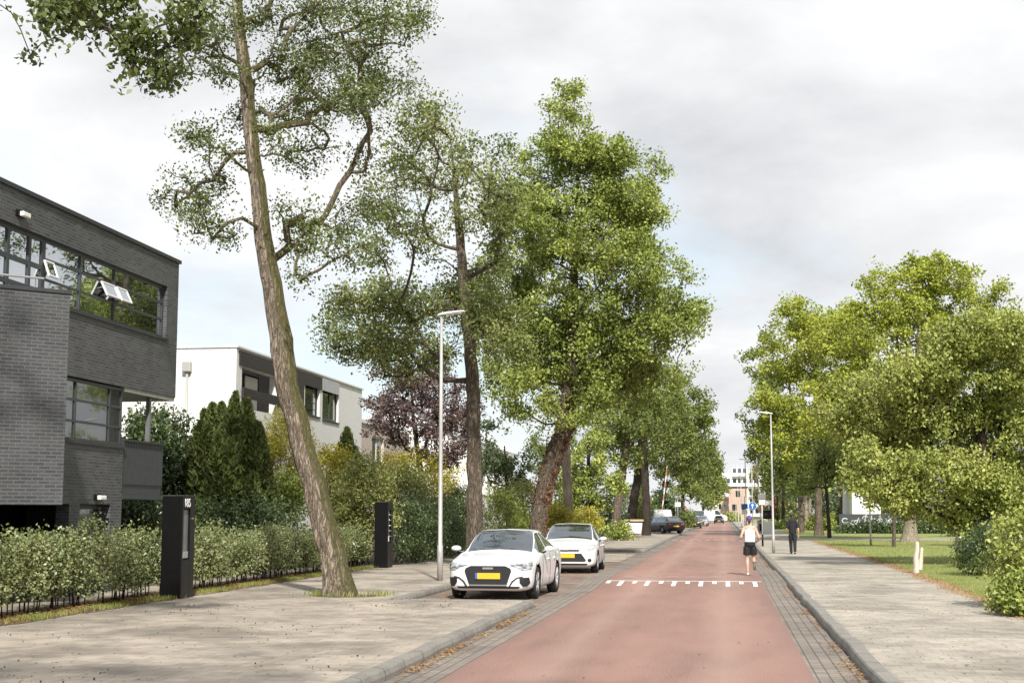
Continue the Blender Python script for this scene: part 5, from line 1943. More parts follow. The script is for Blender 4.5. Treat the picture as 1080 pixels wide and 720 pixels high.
def head_mesh(c, yaw, r=.098):
    """skull with jaw, nose, brow, lips and ears; faces +y before turning"""
    bm = bmesh.new()
    bmesh.ops.create_uvsphere(bm, u_segments=28, v_segments=20, radius=1)
    for v in bm.verts:
        x, y, z = v.co
        w = .76 if z > -.1 else .76 - .20 * min(1, (-.1 - z) / .8)
        v.co = Vector((x * w, y * (.98 if y < 0 else .92), z * 1.18))
        if y > .3 and z < 0:
            v.co.y *= 1.0 - .12 * abs(z)
        n = math.exp(-((x / .16) ** 2 + ((z + .08) / .2) ** 2)) if y > 0 else 0
        v.co.y += .20 * n
        e = sum(math.exp(-(((x - s * .34) / .16) ** 2 + ((z - .12) / .1) ** 2)) for s in (-1, 1)) if y > 0 else 0
        v.co.y -= .08 * e
        m_ = math.exp(-((x / .25) ** 2 + ((z + .48) / .06) ** 2)) if y > 0 else 0
        v.co.y += .04 * m_
    V = np.array([v.co[:] for v in bm.verts]) * r
    F = [tuple(v.index for v in f.verts) for f in bm.faces]
    bm.free()
    mats = [(V, F)]
    for s in (-1, 1):
        e = MB().lathe([(.004, -.012), (.02, -.008), (.026, .0), (.018, .008)], (0, 0, 0), 'x', 12)
        ev = e.V[0] * np.array([1, .75, 1.25]) + np.array([s * .078, -.005, .0])
        mats.append((ev, e.F))
    ca, sa = math.cos(yaw), math.sin(yaw)
    Rm = np.array([[ca, -sa, 0], [sa, ca, 0], [0, 0, 1]])
    return [(v @ Rm.T + np.asarray(c), f) for v, f in mats]


def hand_mesh(wrist, d, palm_n, curl=.5, s=1.0):
    """palm plus five bent fingers, thumb leaving the side of the palm"""
    d = np.asarray(d, float) / np.linalg.norm(d)
    n = np.asarray(palm_n, float)
    n = n - d * np.dot(n, d)
    n /= np.linalg.norm(n)
    a = np.cross(d, n)
    w = np.asarray(wrist, float)
    out = [chain([(*w, .024, .018), (*(w + d * .045), .036, .016), (*(w + d * .085), .040, .015)], 1)]
    for i, (o, L_) in enumerate(((-.030, .068), (-.010, .078), (.010, .072), (.029, .056))):
        p0 = w + d * .078 + a * o
        th, p, pts = 0.0, p0, [(*p0, .009)]
        for seg in (.42, .33, .25):
            th += curl * .8
            p = p + (d * math.cos(th) + n * math.sin(th)) * L_ * seg
            pts.append((*p, .0085 if seg > .3 else .007))
        out.append(chain(pts, 1))
    p0 = w + d * .028 - a * .026
    p1 = p0 + (d * .6 - a * .6 + n * .4) * .034
    p2 = p1 + (d * .8 - a * .1 + n * .5) * .028
    out.append(chain([(*p0, .011), (*p1, .0105), (*p2, .009)], 1))
    return out


def mesh_part(name, chunks, mat, root, T):
    mb = MB()
    for V, F in chunks:
        mb.add((np.asarray(V)) @ T[0].T + T[1], F)
    return mb.build(name, mat, root, True)


def person(name, label, loc, s, J, build):
    root = empty(name, loc, label, 'person')
    T = (np.eye(3) * s, np.asarray(loc, float))
    build(root, T)
    return root


def runner(root, T):
    # pelvis .92; left foot planted, right heel kicked up; arms bent at the elbow; faces +y
    hip = {-1: (-.085, .0, .90), 1: (.085, .02, .90)}
    kneeL, ankL, toeL = (-.085, .05, .49), (-.075, -.02, .09), (-.08, .11, .03)
    kneeR, ankR, toeR = (.105, .13, .50), (.115, -.25, .36), (.12, -.34, .25)
    v = [(0, 0, .95, .135, .10), (0, .01, 1.10, .12, .085), (0, .025, 1.28, .145, .095), (0, .03, 1.42, .13, .075), (0, .04, 1.50, .055, .055), (0, .06, 1.58, .052, .052)]
    e = [(0, 1), (1, 2), (2, 3), (3, 4), (4, 5)]

    def limb(start, pts):
        prev = start
        for p in pts:
            v.append(p)
            e.append((prev, len(v) - 1))
            prev = len(v) - 1
    limb(0, [(*hip[-1], .088), (-.088, .03, .70, .074), (*kneeL, .056), (-.08, .0, .34, .056), (*ankL, .036), (-.077, .03, .05, .036), (*toeL, .03)])
    limb(0, [(*hip[1], .088), (.10, .08, .70, .074), (*kneeR, .056), (.11, -.06, .45, .056), (*ankR, .036), (.115, -.27, .32, .036), (*toeR, .028)])
    limb(3, [(-.165, .02, 1.42, .058), (-.215, -.06, 1.28, .043), (-.27, -.11, 1.13, .038), (-.25, .0, 1.08, .034), (-.20, .10, 1.06, .025)])
    limb(3, [(.165, .02, 1.42, .058), (.225, -.02, 1.27, .043), (.285, -.06, 1.14, .038), (.265, .03, 1.06, .034), (.235, .10, 1.02, .025)])
    ch = [skin_mesh(v, e)] + head_mesh((0, .085, 1.66), 0) + hand_mesh((-.20, .10, 1.06), (.35, .9, .1), (1, -.2, .1), .9) + hand_mesh((.235, .10, 1.02), (-.25, .9, -.1), (-1, -.2, .1), .9)
    mesh_part('person', ch, M['skin'], root, T).name = 'body'
    top = [(0, 0, .93, .175, .135), (0, .005, 1.03, .175, .135), (0, .012, 1.15, .17, .132), (0, .025, 1.28, .182, .135), (0, .03, 1.38, .165, .115), (0, .03, 1.43, .12, .09)]
    tc = [chain(top)]
    for s_ in (-1, 1):
        tc.append(chain([(s_ * .08, .03, 1.36, .08, .08), (s_ * .10, .035, 1.455, .055, .06), (s_ * .085, .05, 1.47, .035, .045)]))
    mesh_part('tank_top', tc, M['shirt_white'], root, T)
    sh = [chain([(0, .0, .84, .165, .14), (0, 0, .92, .182, .145), (0, 0, .99, .178, .14), (0, 0, 1.02, .16, .13)])]
    sh.append(chain([(-.08, .0, .92, .118), (-.09, .02, .76, .118), (-.094, .035, .62, .122), (-.094, .036, .60, .11)]))
    sh.append(chain([(.08, .01, .92, .118), (.098, .06, .76, .118), (.106, .10, .62, .122), (.107, .102, .60, .11)]))
    mesh_part('shorts', sh, M['cloth_black'], root, T)
    for (h, m_, t, col) in (((-.075, -.06, .045), (-.078, .03, .045), (-.082, .15, .03), 'shoe_white'), ((.113, -.24, .40), (.118, -.33, .31), (.122, -.37, .20), 'sole')):
        sc = [chain([(*h, .042, .045), (*m_, .047, .042), (*t, .038, .03)])]
        o = mesh_part('shoe', sc, M[col], root, T)
        dv = np.array(t) - np.array(h)
        dv /= np.linalg.norm(dv)
        side = np.array([1, 0, 0])
        dn = np.cross(dv, side)
        dn = dn if (dn[2] < 0 or col == 'sole') else -dn
        if col == 'sole':
            dn = np.array([0, -.72, .0]) * 1 - np.array([0, 0, .1])
            dn /= np.linalg.norm(dn)
        mid = (np.array(h) + np.array(t)) / 2 + dn * .042
        so = MB().obox(mid, side * .042, dv * .15, dn * .012)
        V = so.V[0] @ T[0].T + T[1]
        so.V[0] = V
        so.build('sole', M['sole'] if col != 'sole' else M['dark_bits'], o, bevel=.008)
    cap = MB()
    a = np.linspace(0, math.pi * .52, 9)
    cap.lathe([(.102 * math.sin(t) + .001, .128 * math.cos(t)) for t in a[::-1]], (0, 0, 0), 'z', 22)
    cv = cap.V[0] * np.array([.86, 1.05, 1]) + np.array([0, .082, 1.672])
    brim = MB().lathe([(.07, 0), (.105, -.004), (.105, .004), (.07, .006)], (0, 0, 0), 'z', 20)
    bv = brim.V[0] * np.array([.8, .95, 1]) + np.array([0, .15, 1.672])
    mesh_part('cap', [(cv, cap.F), (bv, brim.F)], M['cap'], root, T)
    pony = chain([(0, -.02, 1.655, .03), (0, -.055, 1.60, .028), (0, -.06, 1.53, .016)])
    mesh_part('hair', [pony] + [((lambda q: q)(np.array(chain([(0, .0, 1.64, .072, .05), (0, .01, 1.60, .06, .045)])[0])), chain([(0, .0, 1.64, .072, .05), (0, .01, 1.60, .06, .045)])[1])], M['hair'], root, T)


def walker(root, T):
    v = [(0, 0, .97, .14, .10), (0, .0, 1.12, .13, .09), (0, .01, 1.30, .155, .10), (0, .015, 1.44, .14, .08), (0, .015, 1.52, .056, .056), (0, .03, 1.60, .054, .054)]
    e = [(0, 1), (1, 2), (2, 3), (3, 4), (4, 5)]

    def limb(start, pts):
        prev = start
        for p in pts:
            v.append(p)
            e.append((prev, len(v) - 1))
            prev = len(v) - 1
    limb(0, [(-.09, .0, .92, .09), (-.09, .05, .70, .075), (-.085, .10, .49, .058), (-.08, .06, .30, .056), (-.08, .03, .09, .037), (-.08, .08, .05, .036), (-.082, .17, .03, .03)])
    limb(0, [(.09, .0, .92, .09), (.09, -.03, .70, .075), (.085, -.05, .50, .058), (.082, -.14, .32, .056), (.08, -.21, .11, .037), (.08, -.17, .05, .036), (.08, -.08, .03, .03)])
    limb(3, [(-.18, .01, 1.44, .062), (-.235, .0, 1.28, .046), (-.275, .0, 1.12, .04), (-.25, .10, 1.10, .036), (-.20, .19, 1.12, .026)])
    limb(3, [(.18, .01, 1.44, .062), (.225, -.03, 1.28, .046), (.25, -.07, 1.11, .04), (.26, -.03, .98, .036), (.262, .03, .86, .026)])
    ch = [skin_mesh(v, e)] + head_mesh((0, .045, 1.685), .25) + hand_mesh((-.20, .19, 1.12), (.5, .7, .2), (1, 0, .3), .7) + hand_mesh((.262, .03, .86), (.02, .2, -.95), (-1, .1, 0), .45)
    mesh_part('person', ch, M['skin'], root, T).name = 'body'
    tc = [chain([(0, 0, .90, .185, .145), (0, 0, 1.02, .19, .15), (0, .0, 1.16, .19, .15), (0, .01, 1.30, .20, .15), (0, .015, 1.42, .185, .13), (0, .015, 1.49, .11, .10), (0, .015, 1.52, .075, .07)])]
    tc.append(chain([(-.20, .01, 1.44, .088), (-.1, .0, 1.47, .115), (0, .0, 1.48, .118), (.1, .0, 1.47, .115), (.20, .01, 1.44, .088)]))
    tc.append(chain([(-.11, .012, 1.43, .10), (-.19, .008, 1.41, .095), (-.235, .0, 1.26, .085), (-.25, 0, 1.20, .08), (-.252, 0, 1.18, .065)]))
    tc.append(chain([(.11, .012, 1.43, .10), (.185, .0, 1.41, .095), (.22, -.025, 1.26, .085), (.236, -.045, 1.20, .08), (.238, -.05, 1.18, .065)]))
    mesh_part('shirt', tc, M['cloth_black'], root, T)
    sh = [chain([(0, 0, .85, .165, .14), (0, 0, .96, .18, .142), (0, 0, 1.03, .16, .13)])]
    sh.append(chain([(-.085, .0, .94, .118), (-.09, .05, .70, .104), (-.086, .095, .49, .088), (-.082, .06, .28, .078), (-.08, .04, .09, .072), (-.08, .04, .07, .06)]))
    sh.append(chain([(.085, .0, .94, .118), (.09, -.03, .70, .104), (.086, -.05, .50, .088), (.083, -.13, .31, .078), (.08, -.19, .12, .072), (.08, -.195, .10, .06)]))
    mesh_part('trousers', sh, M['cloth_black'], root, T)
    for s_, y0, z0 in ((-.08, .0, .045), (.08, -.24, .05)):
        mesh_part('shoe', [chain([(s_, y0, z0, .042, .04), (s_, y0 + .1, z0 - .003, .048, .04), (s_, y0 + .21, z0 - .015, .04, .03)])], M['black'], root, T)
    cap = MB()
    a = np.linspace(0, math.pi * .56, 10)
    cap.lathe([(.106 * math.sin(t) + .001, .128 * math.cos(t)) for t in a[::-1]], (0, 0, 0), 'z', 22)
    cv = cap.V[0] * np.array([.84, 1.0, 1]) + np.array([0, .032, 1.70])
    cv += np.random.default_rng(2).normal(size=cv.shape) * .004
    nape = chain([(0, -.03, 1.66, .078, .05), (0, -.025, 1.61, .06, .04)])
    mesh_part('hair', [(cv, cap.F), nape], M['hair'], root, T)
    # small grey shoulder bag carried on the left
    bag = chain([(-.25, .02, 1.36, .05, .06), (-.27, .04, 1.27, .06, .075), (-.26, .04, 1.18, .05, .065)])
    return bag


c = atZ(791.5, 606.5, 0.07)
rn = person('person', 'runner seen from behind in a white tank top, black shorts and purple cap', (float(c[0]), float(c[1]), 0.075), 0.955, None, runner)
c = atZ(836.5, 584, PZ)
wk = person('person', 'person in a black shirt and black trousers walking away on the pavement', (float(c[0]), float(c[1]), PZ), 0.935, None, walker)
# ------------------------------------------------------------------ trees along the left pavement
SG = 'trees along the left pavement'
# the near tree outside the frame whose bough hangs into the top left corner
make_tree('alder_tree', 'near tree whose dark leafy bough hangs into the top left corner',
          [(-12.2, 17.5, 0.05, .34), (-12.3, 17.5, 3, .28), (-12.2, 17.6, 6, .24), (-12.0, 17.6, 9.5, .17), (-11.9, 17.6, 11.5, .06)],
          [pxlobe(110, -60, 90, 40, 17, 30, .8), pxlobe(105, 14, 50, 26, 17, 24, .7), pxlobe(150, 58, 30, 30, 17, 18, .6), pxlobe(55, 8, 36, 14, 17, 10, .6), pxlobe(185, 15, 45, 34, 17, 18, .7),
           (-10.5, 17.4, 9.4, 1.6, 1.5, 1.2, 22), (-12.5, 17.4, 10.8, 2.2, 2, 1.6, 26)],
          .105, M['lf_alder'], M['bark2'], SG, per=44, cr=.26, seed=21, start=.85, step=.22, twig=.008)
# the leaning alder
T1 = pxtrunk([(360, 632, 46), (359, 624, 38), (357, 612, 31.5), (351, 588, 28), (344, 556, 26.4), (334, 520, 25.5), (322, 480, 24.6), (311, 440, 24.6), (303, 400, 24.6), (296, 360, 24.6), (290, 320, 22.0), (284, 290, 21.1), (276, 240, 18.5), (270, 190, 16.7), (264, 140, 15.8), (258, 80, 14.1), (252, 30, 12.3), (248, -30, 9.7), (246, -90, 6.2), (246, -130, 2.6)], 29.7)
L1 = [(210, 25, 48.6, 28, 24), (255, 12, 43.2, 30, 15), (320, 18, 59.400000000000006, 30, 39), (395, 28, 51.84, 30, 39), (430, 20, 23.76, 22, 12), (195, 75, 43.2, 28, 21), (235, 70, 27.0, 25, 9), (310, 70, 43.2, 26, 27), (355, 65, 54.0, 30, 36), (400, 80, 30.240000000000002, 30, 15), (340, 115, 59.400000000000006, 30, 42), (390, 110, 30.240000000000002, 30, 15), (300, 135, 32.400000000000006, 25, 12), (235, 130, 32.400000000000006, 26, 13), (215, 150, 32.400000000000006, 22, 13), (245, 180, 32.400000000000006, 18, 10), (200, 205, 36.72, 26, 19), (230, 225, 34.56, 26, 16), (185, 215, 21.6, 20, 7), (330, 165, 48.6, 20, 15), (300, 215, 32.400000000000006, 25, 9), (345, 235, 45.36, 24, 27), (370, 260, 25.92, 22, 15), (320, 250, 30.240000000000002, 24, 13), (240, 255, 21.6, 16, 6), (320, 290, 21.6, 14, 4), (385, 150, 21.6, 30, 9), (305, -50, 118.80000000000001, 45, 60), (230, -70, 75.60000000000001, 50, 33), (290, -130, 86.4, 40, 30)]
make_tree('alder_tree', 'near tree beside the camera that shades the front of the pavement and road',
          [(-4.9, 2.6, .05, .3), (-4.9, 2.7, 3, .25), (-4.7, 3.0, 7, .2), (-4.4, 3.4, 11, .1), (-4.3, 3.5, 13, .03)],
          [(-5.5, 3.6, 9.0, 3.2, 2.6, 2.0, 50), (-1.5, 3.4, 9.4, 3.0, 2.6, 1.8, 44), (-8.5, 3.4, 9.2, 2.2, 2.4, 1.8, 34), (2.0, 2.8, 9.6, 2.0, 2.2, 1.4, 16), (-4, 2.5, 11.5, 3, 2.5, 1.5, 26)],
          .12, M['lf_alder'], M['bark2'], SG, per=60, cr=.45, seed=20, start=.5, step=.4)
make_tree('alder_tree', 'tall leaning tree with furrowed mossy trunk in front of the white house', T1,
          [pxlobe(a, b, c, d, 29.7, n, None, dY=((i * 37) % 11 - 4) * .42) for i, (a, b, c, d, n) in enumerate(L1)] + [pxlobe(a, b, c, d, 29.7, n, None, dY=dy) for a, b, c, d, n, dy in ((385, 55, 45, 35, 24, 4.2), (350, 105, 45, 35, 22, 4.0), (405, 95, 30, 40, 16, 5.0), (330, 30, 50, 30, 20, 4.6), (300, 85, 40, 30, 14, 2.5), (410, -30, 60, 40, 26, 4.5))],
          .08, M['lf_alder'], M['bark'], SG, per=50, cr=.34, seed=22, start=.42, nside=40, amp=.07, step=.28, wig=.07, twig=.0105)
# second tree: thin crown
T2 = pxtrunk([(501, 602, 24), (501, 580, 19), (501, 550, 17), (500, 500, 16), (499, 450, 15), (498, 400, 14), (494, 350, 13), (489, 300, 11), (484, 240, 9), (480, 200, 5), (477, 165, 2.5), (475, 145, 1)], 44.6)
L2 = [(462, 125, 45, 26, 20), (425, 165, 40, 30, 18), (505, 155, 32, 30, 15), (455, 180, 40, 30, 18), (410, 215, 32, 30, 18), (520, 215, 26, 40, 21), (470, 235, 45, 30, 24), (420, 265, 36, 26, 18), (500, 290, 38, 34, 44), (385, 325, 36, 24, 42), (425, 315, 40, 22, 42), (375, 365, 36, 22, 42), (430, 350, 44, 20, 42), (470, 325, 30, 26, 29), (520, 325, 30, 30, 37), (410, 380, 40, 16, 29), (355, 345, 20, 20, 15), (466, 375, 30, 16, 20), (525, 370, 26, 24, 24), (535, 260, 20, 30, 15)]
make_tree('alder_tree', 'slender straight tree with a thin tired crown behind the front white car', T2,
          [pxlobe(a, b, c, d, 44.6, n, None, dY=((i * 29) % 9 - 4) * .6) for i, (a, b, c, d, n) in enumerate(L2)] + [pxlobe(a, b, c, d, 44.6, n, 2.0, dY=-6.5) for a, b, c, d, n in ((455, 150, 45, 36, 20), (495, 190, 40, 36, 18), (430, 220, 40, 34, 18))],
          .115, M['lf_alder2'], M['bark2'], SG, per=64, cr=.46, seed=23, start=.38, nside=26, amp=.05, step=.4, wig=.07, twig=.011)
# third tree: dense, with dead ivy on its bent trunk
T3 = pxtrunk([(566, 588, 22), (567, 560, 18), (570, 535, 17), (576, 505, 18), (586, 475, 18), (596, 450, 17), (600, 415, 15), (603, 370, 12), (605, 320, 10), (607, 260, 6), (609, 210, 3.5), (611, 170, 1.5)], 59.0)
L3 = [(684, 195, 20, 20, 9), (694, 225, 18, 18, 8), (548, 205, 24, 22, 12), (540, 245, 22, 24, 12), (606, 165, 40, 24, 14), (660, 165, 22, 18, 8), (612, 215, 40, 30, 16), (560, 165, 20, 18, 8), (728, 320, 14, 22, 6), (608, 108, 20, 20, 10), (592, 142, 28, 24, 16), (634, 152, 26, 24, 14), (572, 185, 30, 26, 18), (618, 185, 36, 26, 22), (655, 195, 34, 26, 20), (560, 225, 30, 26, 18), (600, 230, 44, 30, 32), (648, 235, 40, 30, 28), (678, 240, 24, 24, 12),
      (545, 270, 34, 28, 22), (595, 280, 46, 32, 36), (648, 280, 44, 32, 34), (690, 285, 28, 28, 16), (532, 315, 34, 30, 24), (580, 325, 46, 32, 36), (635, 325, 48, 32, 38), (685, 325, 38, 28, 24), (718, 335, 22, 26, 12),
      (528, 360, 32, 28, 22), (575, 368, 44, 30, 34), (630, 368, 46, 30, 36), (685, 362, 40, 28, 26), (715, 355, 20, 20, 8), (545, 405, 32, 26, 20), (590, 405, 42, 26, 28), (640, 405, 44, 26, 28), (685, 398, 34, 22, 18), (570, 435, 30, 18, 10), (630, 432, 34, 16, 12), (655, 225, 14, 60, 8)]
rs3 = np.random.default_rng(33)
T3a = np.array(T3)
make_tree('alder_tree', 'broad dense green tree on a bent trunk wrapped in dead red ivy', T3,
          [pxlobe(a, b, c, d, 59.0, int(n * 2.2), 1.9 + .02 * n, dY=((i * 31) % 11 - 5) * .42) for i, (a, b, c, d, n) in enumerate(L3)],
          .14, M['lf_lime'], M['bark2'], SG, per=72, cr=.40, seed=24, start=.40, nside=26, amp=.05, step=.45, wig=.06, twig=.010)
ivy = []
Pt, Rt = resample(T3a[:8, :3], T3a[:8, 3], .06)
for _ in range(6500):
    i = rs3.integers(4, int(len(Pt) * .80))
    a = rs3.uniform(0, 2 * math.pi)
    if rs3.random() < (.12 + .5 * max(0, math.cos(a)) * (.4 + .6 * math.sin(i * .045) ** 2)) * (.25 if i < len(Pt) * .25 else 1):
        ivy.append(Pt[i] + np.array([math.cos(a), math.sin(a), 0]) * Rt[i] * rs3.uniform(1.05, 1.35))
iv = leaves('dead_ivy', np.array(ivy), .125, M['lf_ivy'], None, bias=(0, 0, -.8))
tag(iv, 'reddish dead ivy clinging to the bent trunk of the dense tree', 'ivy')
# fourth: pale straight trunk behind it
T4 = pxtrunk([(601, 562, 12), (600, 540, 10), (598, 500, 9.5), (596, 450, 9), (597, 400, 8), (600, 340, 6), (602, 300, 3)], 72)
make_tree('plane_tree', 'tree with a straight pale trunk right behind the ivy trunk', T4,
          [pxlobe(a, b, c, d, 74, n, 2.2) for a, b, c, d, n in [(600, 330, 50, 40, 30), (560, 380, 40, 36, 22), (640, 380, 40, 40, 26), (600, 400, 60, 30, 24), (655, 420, 26, 26, 12)]],
          .15, M['lf_lime'], M['bark_pale'], SG, per=110, cr=.7, seed=25, start=.5, step=.6)


def street_tree(kind, label, trunk, Y, lobes, leaf, lm, bk, seed, per=42, cr=.8, grp=SG, **kw):
    return make_tree(kind, label, pxtrunk(trunk, Y), [pxlobe(a, b, c, d, Y, int(n * 1.9), dp, dY=dy) for a, b, c, d, n, dp, dy in lobes], leaf * 1.1, M[lm], M[bk], grp, per=int(per * 1.1), cr=cr * .64, seed=seed, step=.7, nside=16, twig=.013, minr=.02, **kw)


street_tree('lime_tree', 'tree with a pale leaning trunk left of the white container', [(649, 566, 11), (650, 555, 9.5), (652, 530, 9), (656, 500, 8.5), (660, 470, 8), (662, 430, 5), (663, 400, 3)], 98,
            [(650, 420, 44, 34, 34, 2.6, -2), (685, 440, 40, 34, 30, 2.6, -1), (630, 455, 34, 26, 20, 2.2, 0), (672, 470, 44, 20, 22, 2.5, 1), (670, 395, 34, 26, 22, 2.5, 1), (700, 410, 26, 28, 18, 2.4, 2)], .19, 'lf_far', 'bark2', 31, start=.45)
street_tree('lime_tree', 'dark leaning trunk standing behind the white container', [(666, 562, 12), (668, 530, 9.5), (673, 500, 8.5), (676, 470, 7), (678, 430, 4), (680, 400, 2)], 122,
            [(680, 425, 40, 30, 28, 3, 0), (715, 440, 30, 32, 26, 3, 1), (690, 470, 40, 20, 22, 3, -1), (650, 470, 30, 20, 14, 2.6, 0)], .22, 'lf_far', 'bark_dark', 32, start=.45)
street_tree('lime_tree', 'dark straight trunk rising between the white container and the black car', [(681, 564, 11), (681.5, 555, 8.5), (681, 520, 8), (680, 490, 8), (680, 460, 6.5), (682, 430, 4), (684, 390, 2)], 114,
            [(690, 405, 34, 28, 26, 3, 2), (720, 420, 26, 32, 24, 3, 2), (700, 455, 44, 28, 34, 3, 1), (735, 460, 18, 34, 20, 2.6, 4), (660, 440, 34, 26, 20, 2.8, 1), (722, 490, 20, 20, 14, 2.4, 4)], .21, 'lf_far', 'bark_dark', 33, start=.5)
street_tree('lime_tree', 'slim trunk behind the dark straight one, before the white van', [(675, 560, 6), (675, 520, 5), (675, 480, 4), (676, 440, 2)], 142,
            [(720, 470, 28, 30, 26, 3.4, 6), (740, 485, 16, 26, 18, 3, 8), (700, 480, 30, 20, 20, 3, 4), (745, 440, 8, 20, 6, 2, 6)], .25, 'lf_far', 'bark_dark', 34, start=.5)
street_tree('lime_tree', 'rounded tree overhanging the street behind the far left lamps', [(718, 556, 5), (720, 530, 4.5), (724, 500, 3.5), (728, 470, 1.5)], 196,
            [(728, 492, 24, 24, 30, 4, 0), (745, 500, 14, 22, 20, 4, 5), (738, 515, 20, 12, 16, 4, -3), (742, 478, 14, 20, 14, 3.6, 0), (712, 505, 20, 22, 20, 4, -8)], .32, 'lf_far', 'bark_dark', 35, per=40, cr=1.1, start=.45)
street_tree('lime_tree', 'farthest rounded tree of the left row, ending before the orange house', [(740, 552, 3.5), (742, 535, 3), (746, 515, 2.5), (748, 495, 1)], 262,
            [(750, 512, 12, 18, 24, 5, 0), (757, 515, 8, 14, 12, 5, 5), (745, 525, 12, 10, 14, 5, -4), (752, 497, 8, 12, 10, 4, 0)], .42, 'lf_far', 'bark_dark', 36, per=40, cr=1.4, start=.45)
street_tree('spruce_tree', 'blue green conifer behind the pale barrier boom', [(700, 552, 3), (701, 530, 2.5), (702, 500, 1.5), (702, 480, .6)], 165,
            [(699, 538, 16, 10, 26, 2.2, 0), (700, 522, 12, 12, 22, 1.8, 0), (702, 503, 7, 12, 12, 1.2, 0)], .28, 'lf_dark', 'bark_dark', 37, start=.15, grp=None)
# gap-filling trees on the private side
street_tree('garden_tree', 'bright green leafy garden tree drooping behind the second white car', [(622, 568, 7), (622, 540, 6), (621, 500, 5), (620, 460, 2)], 86,
            [(622, 478, 28, 22, 24, 1.6, 0), (612, 510, 24, 24, 24, 1.5, 0), (636, 510, 18, 26, 20, 1.5, -.6), (620, 540, 24, 20, 22, 1.4, -1), (600, 535, 16, 20, 14, 1.3, 1)], .18, 'lf_bright', 'bark_dark', 41, per=40, cr=.55, start=.2, grp=None, droop=.5)
street_tree('garden_tree', 'dark garden tree between the straight trunk and the white gabled house', [(536, 575, 6), (536, 540, 5), (534, 500, 4), (532, 470, 1.5)], 78,
            [(525, 500, 20, 26, 26, 1.6, 0), (545, 490, 14, 24, 16, 1.4, 0), (515, 470, 14, 20, 10, 1.4, 0), (520, 440, 18, 14, 6, 1.4, 0), (560, 505, 16, 20, 12, 1.4, 1)], .15, 'lf_dark', 'bark_dark', 42, per=34, cr=.5, start=.2, grp=None)
street_tree('garden_tree', 'grey green garden tree seen right of the bent ivy trunk', [(575, 575, 5), (575, 530, 4), (576, 490, 3), (577, 460, 1)], 92,
            [(560, 470, 18, 20, 12, 1.6, 0), (576, 480, 16, 24, 16, 1.6, 0), (588, 520, 16, 26, 20, 1.6, 0), (610, 470, 20, 30, 16, 1.8, 2)], .16, 'lf_far', 'bark_dark', 43, per=30, cr=.6, start=.2, grp=None)

# purple plum
street_tree('plum_tree', 'purple leaved tree before the pale brick house', [(449, 590, 9), (448, 540, 7), (444, 498, 6.5), (440, 470, 5.5), (436, 440, 4), (434, 410, 2.5), (432, 390, 1)], 58,
            [(420, 408, 26, 22, 26, 1.6, 0), (452, 402, 28, 22, 28, 1.6, 0), (478, 425, 22, 28, 26, 1.5, 0), (402, 440, 20, 24, 20, 1.4, 0), (440, 436, 36, 22, 28, 1.5, 0), (470, 460, 26, 22, 24, 1.4, 0),
             (412, 468, 24, 18, 12, 1.3, 0), (450, 478, 28, 14, 12, 1.3, 0), (487, 465, 12, 26, 12, 1.2, 0)], .11, 'lf_purple', 'bark_dark', 44, per=44, cr=.42, start=.25, grp=None)

# ------------------------------------------------------------------ trees on the lawn side
RG = 'trees on the lawn side'
street_tree('plane_tree', 'tallest yellow green tree on a thick pale flared trunk at the cross path', [(959, 571, 22), (959.5, 563, 15), (960, 550, 11), (961, 530, 9.5), (963, 490, 9), (965, 440, 7.5), (968, 380, 6), (972, 310, 3), (974, 280, 1)], 90,
            [(955, 300, 40, 24, 30, 2.6, 0), (1000, 295, 38, 24, 28, 2.6, 1), (925, 320, 36, 28, 28, 2.8, -1), (1020, 320, 34, 26, 22, 2.8, 2), (960, 340, 56, 34, 44, 3.2, 0), (905, 350, 40, 34, 30, 2.8, -2), (1010, 350, 50, 30, 32, 3, 1),
             (885, 390, 38, 36, 32, 2.8, -2), (935, 390, 50, 36, 36, 3.2, -1), (985, 390, 46, 30, 24, 3.2, 1), (880, 430, 34, 30, 26, 2.6, -2), (920, 440, 40, 30, 24, 2.8, 0), (1040, 340, 20, 18, 8, 2, 2), (975, 278, 22, 12, 10, 2, 0)],
            .19, 'lf_yellow', 'bark_pale', 51, per=56, cr=.75, grp=RG, start=.4)
street_tree('plane_tree', 'yellow green tree with a reddish trunk behind the person in black', [(863.5, 565, 11), (863.5, 555, 8), (863, 520, 7), (862, 480, 6), (860, 420, 4), (858, 350, 2), (857, 330, 1)], 116,
            [(850, 335, 34, 24, 28, 3, 0), (882, 345, 34, 28, 26, 3, 0), (835, 370, 30, 32, 30, 3.2, -1), (870, 385, 36, 34, 32, 3.2, 0), (825, 415, 28, 34, 30, 3, 0), (860, 430, 38, 34, 34, 3.2, 1), (835, 460, 34, 30, 28, 3, 0), (875, 470, 34, 28, 26, 3, 1), (808, 440, 12, 30, 12, 2.4, 2)],
            .23, 'lf_yellow', 'bark2', 52, per=50, cr=.9, grp=RG, start=.4)
street_tree('plane_tree', 'darker green tree leaning over the street behind the white lamp', [(845, 560, 6.5), (845, 530, 5.5), (843, 500, 5), (838, 450, 4), (832, 400, 2), (830, 370, 1)], 134,
            [(815, 380, 24, 34, 26, 3.4, 0), (805, 425, 18, 34, 24, 3.4, 0), (800, 470, 13, 24, 16, 3, 2), (825, 470, 28, 30, 30, 3.4, 0), (850, 495, 34, 24, 28, 3.4, 0), (815, 505, 18, 16, 14, 3, 0), (845, 345, 18, 20, 10, 3, 0)],
            .26, 'lf_far', 'bark2', 53, per=46, cr=1.0, grp=RG, start=.35)
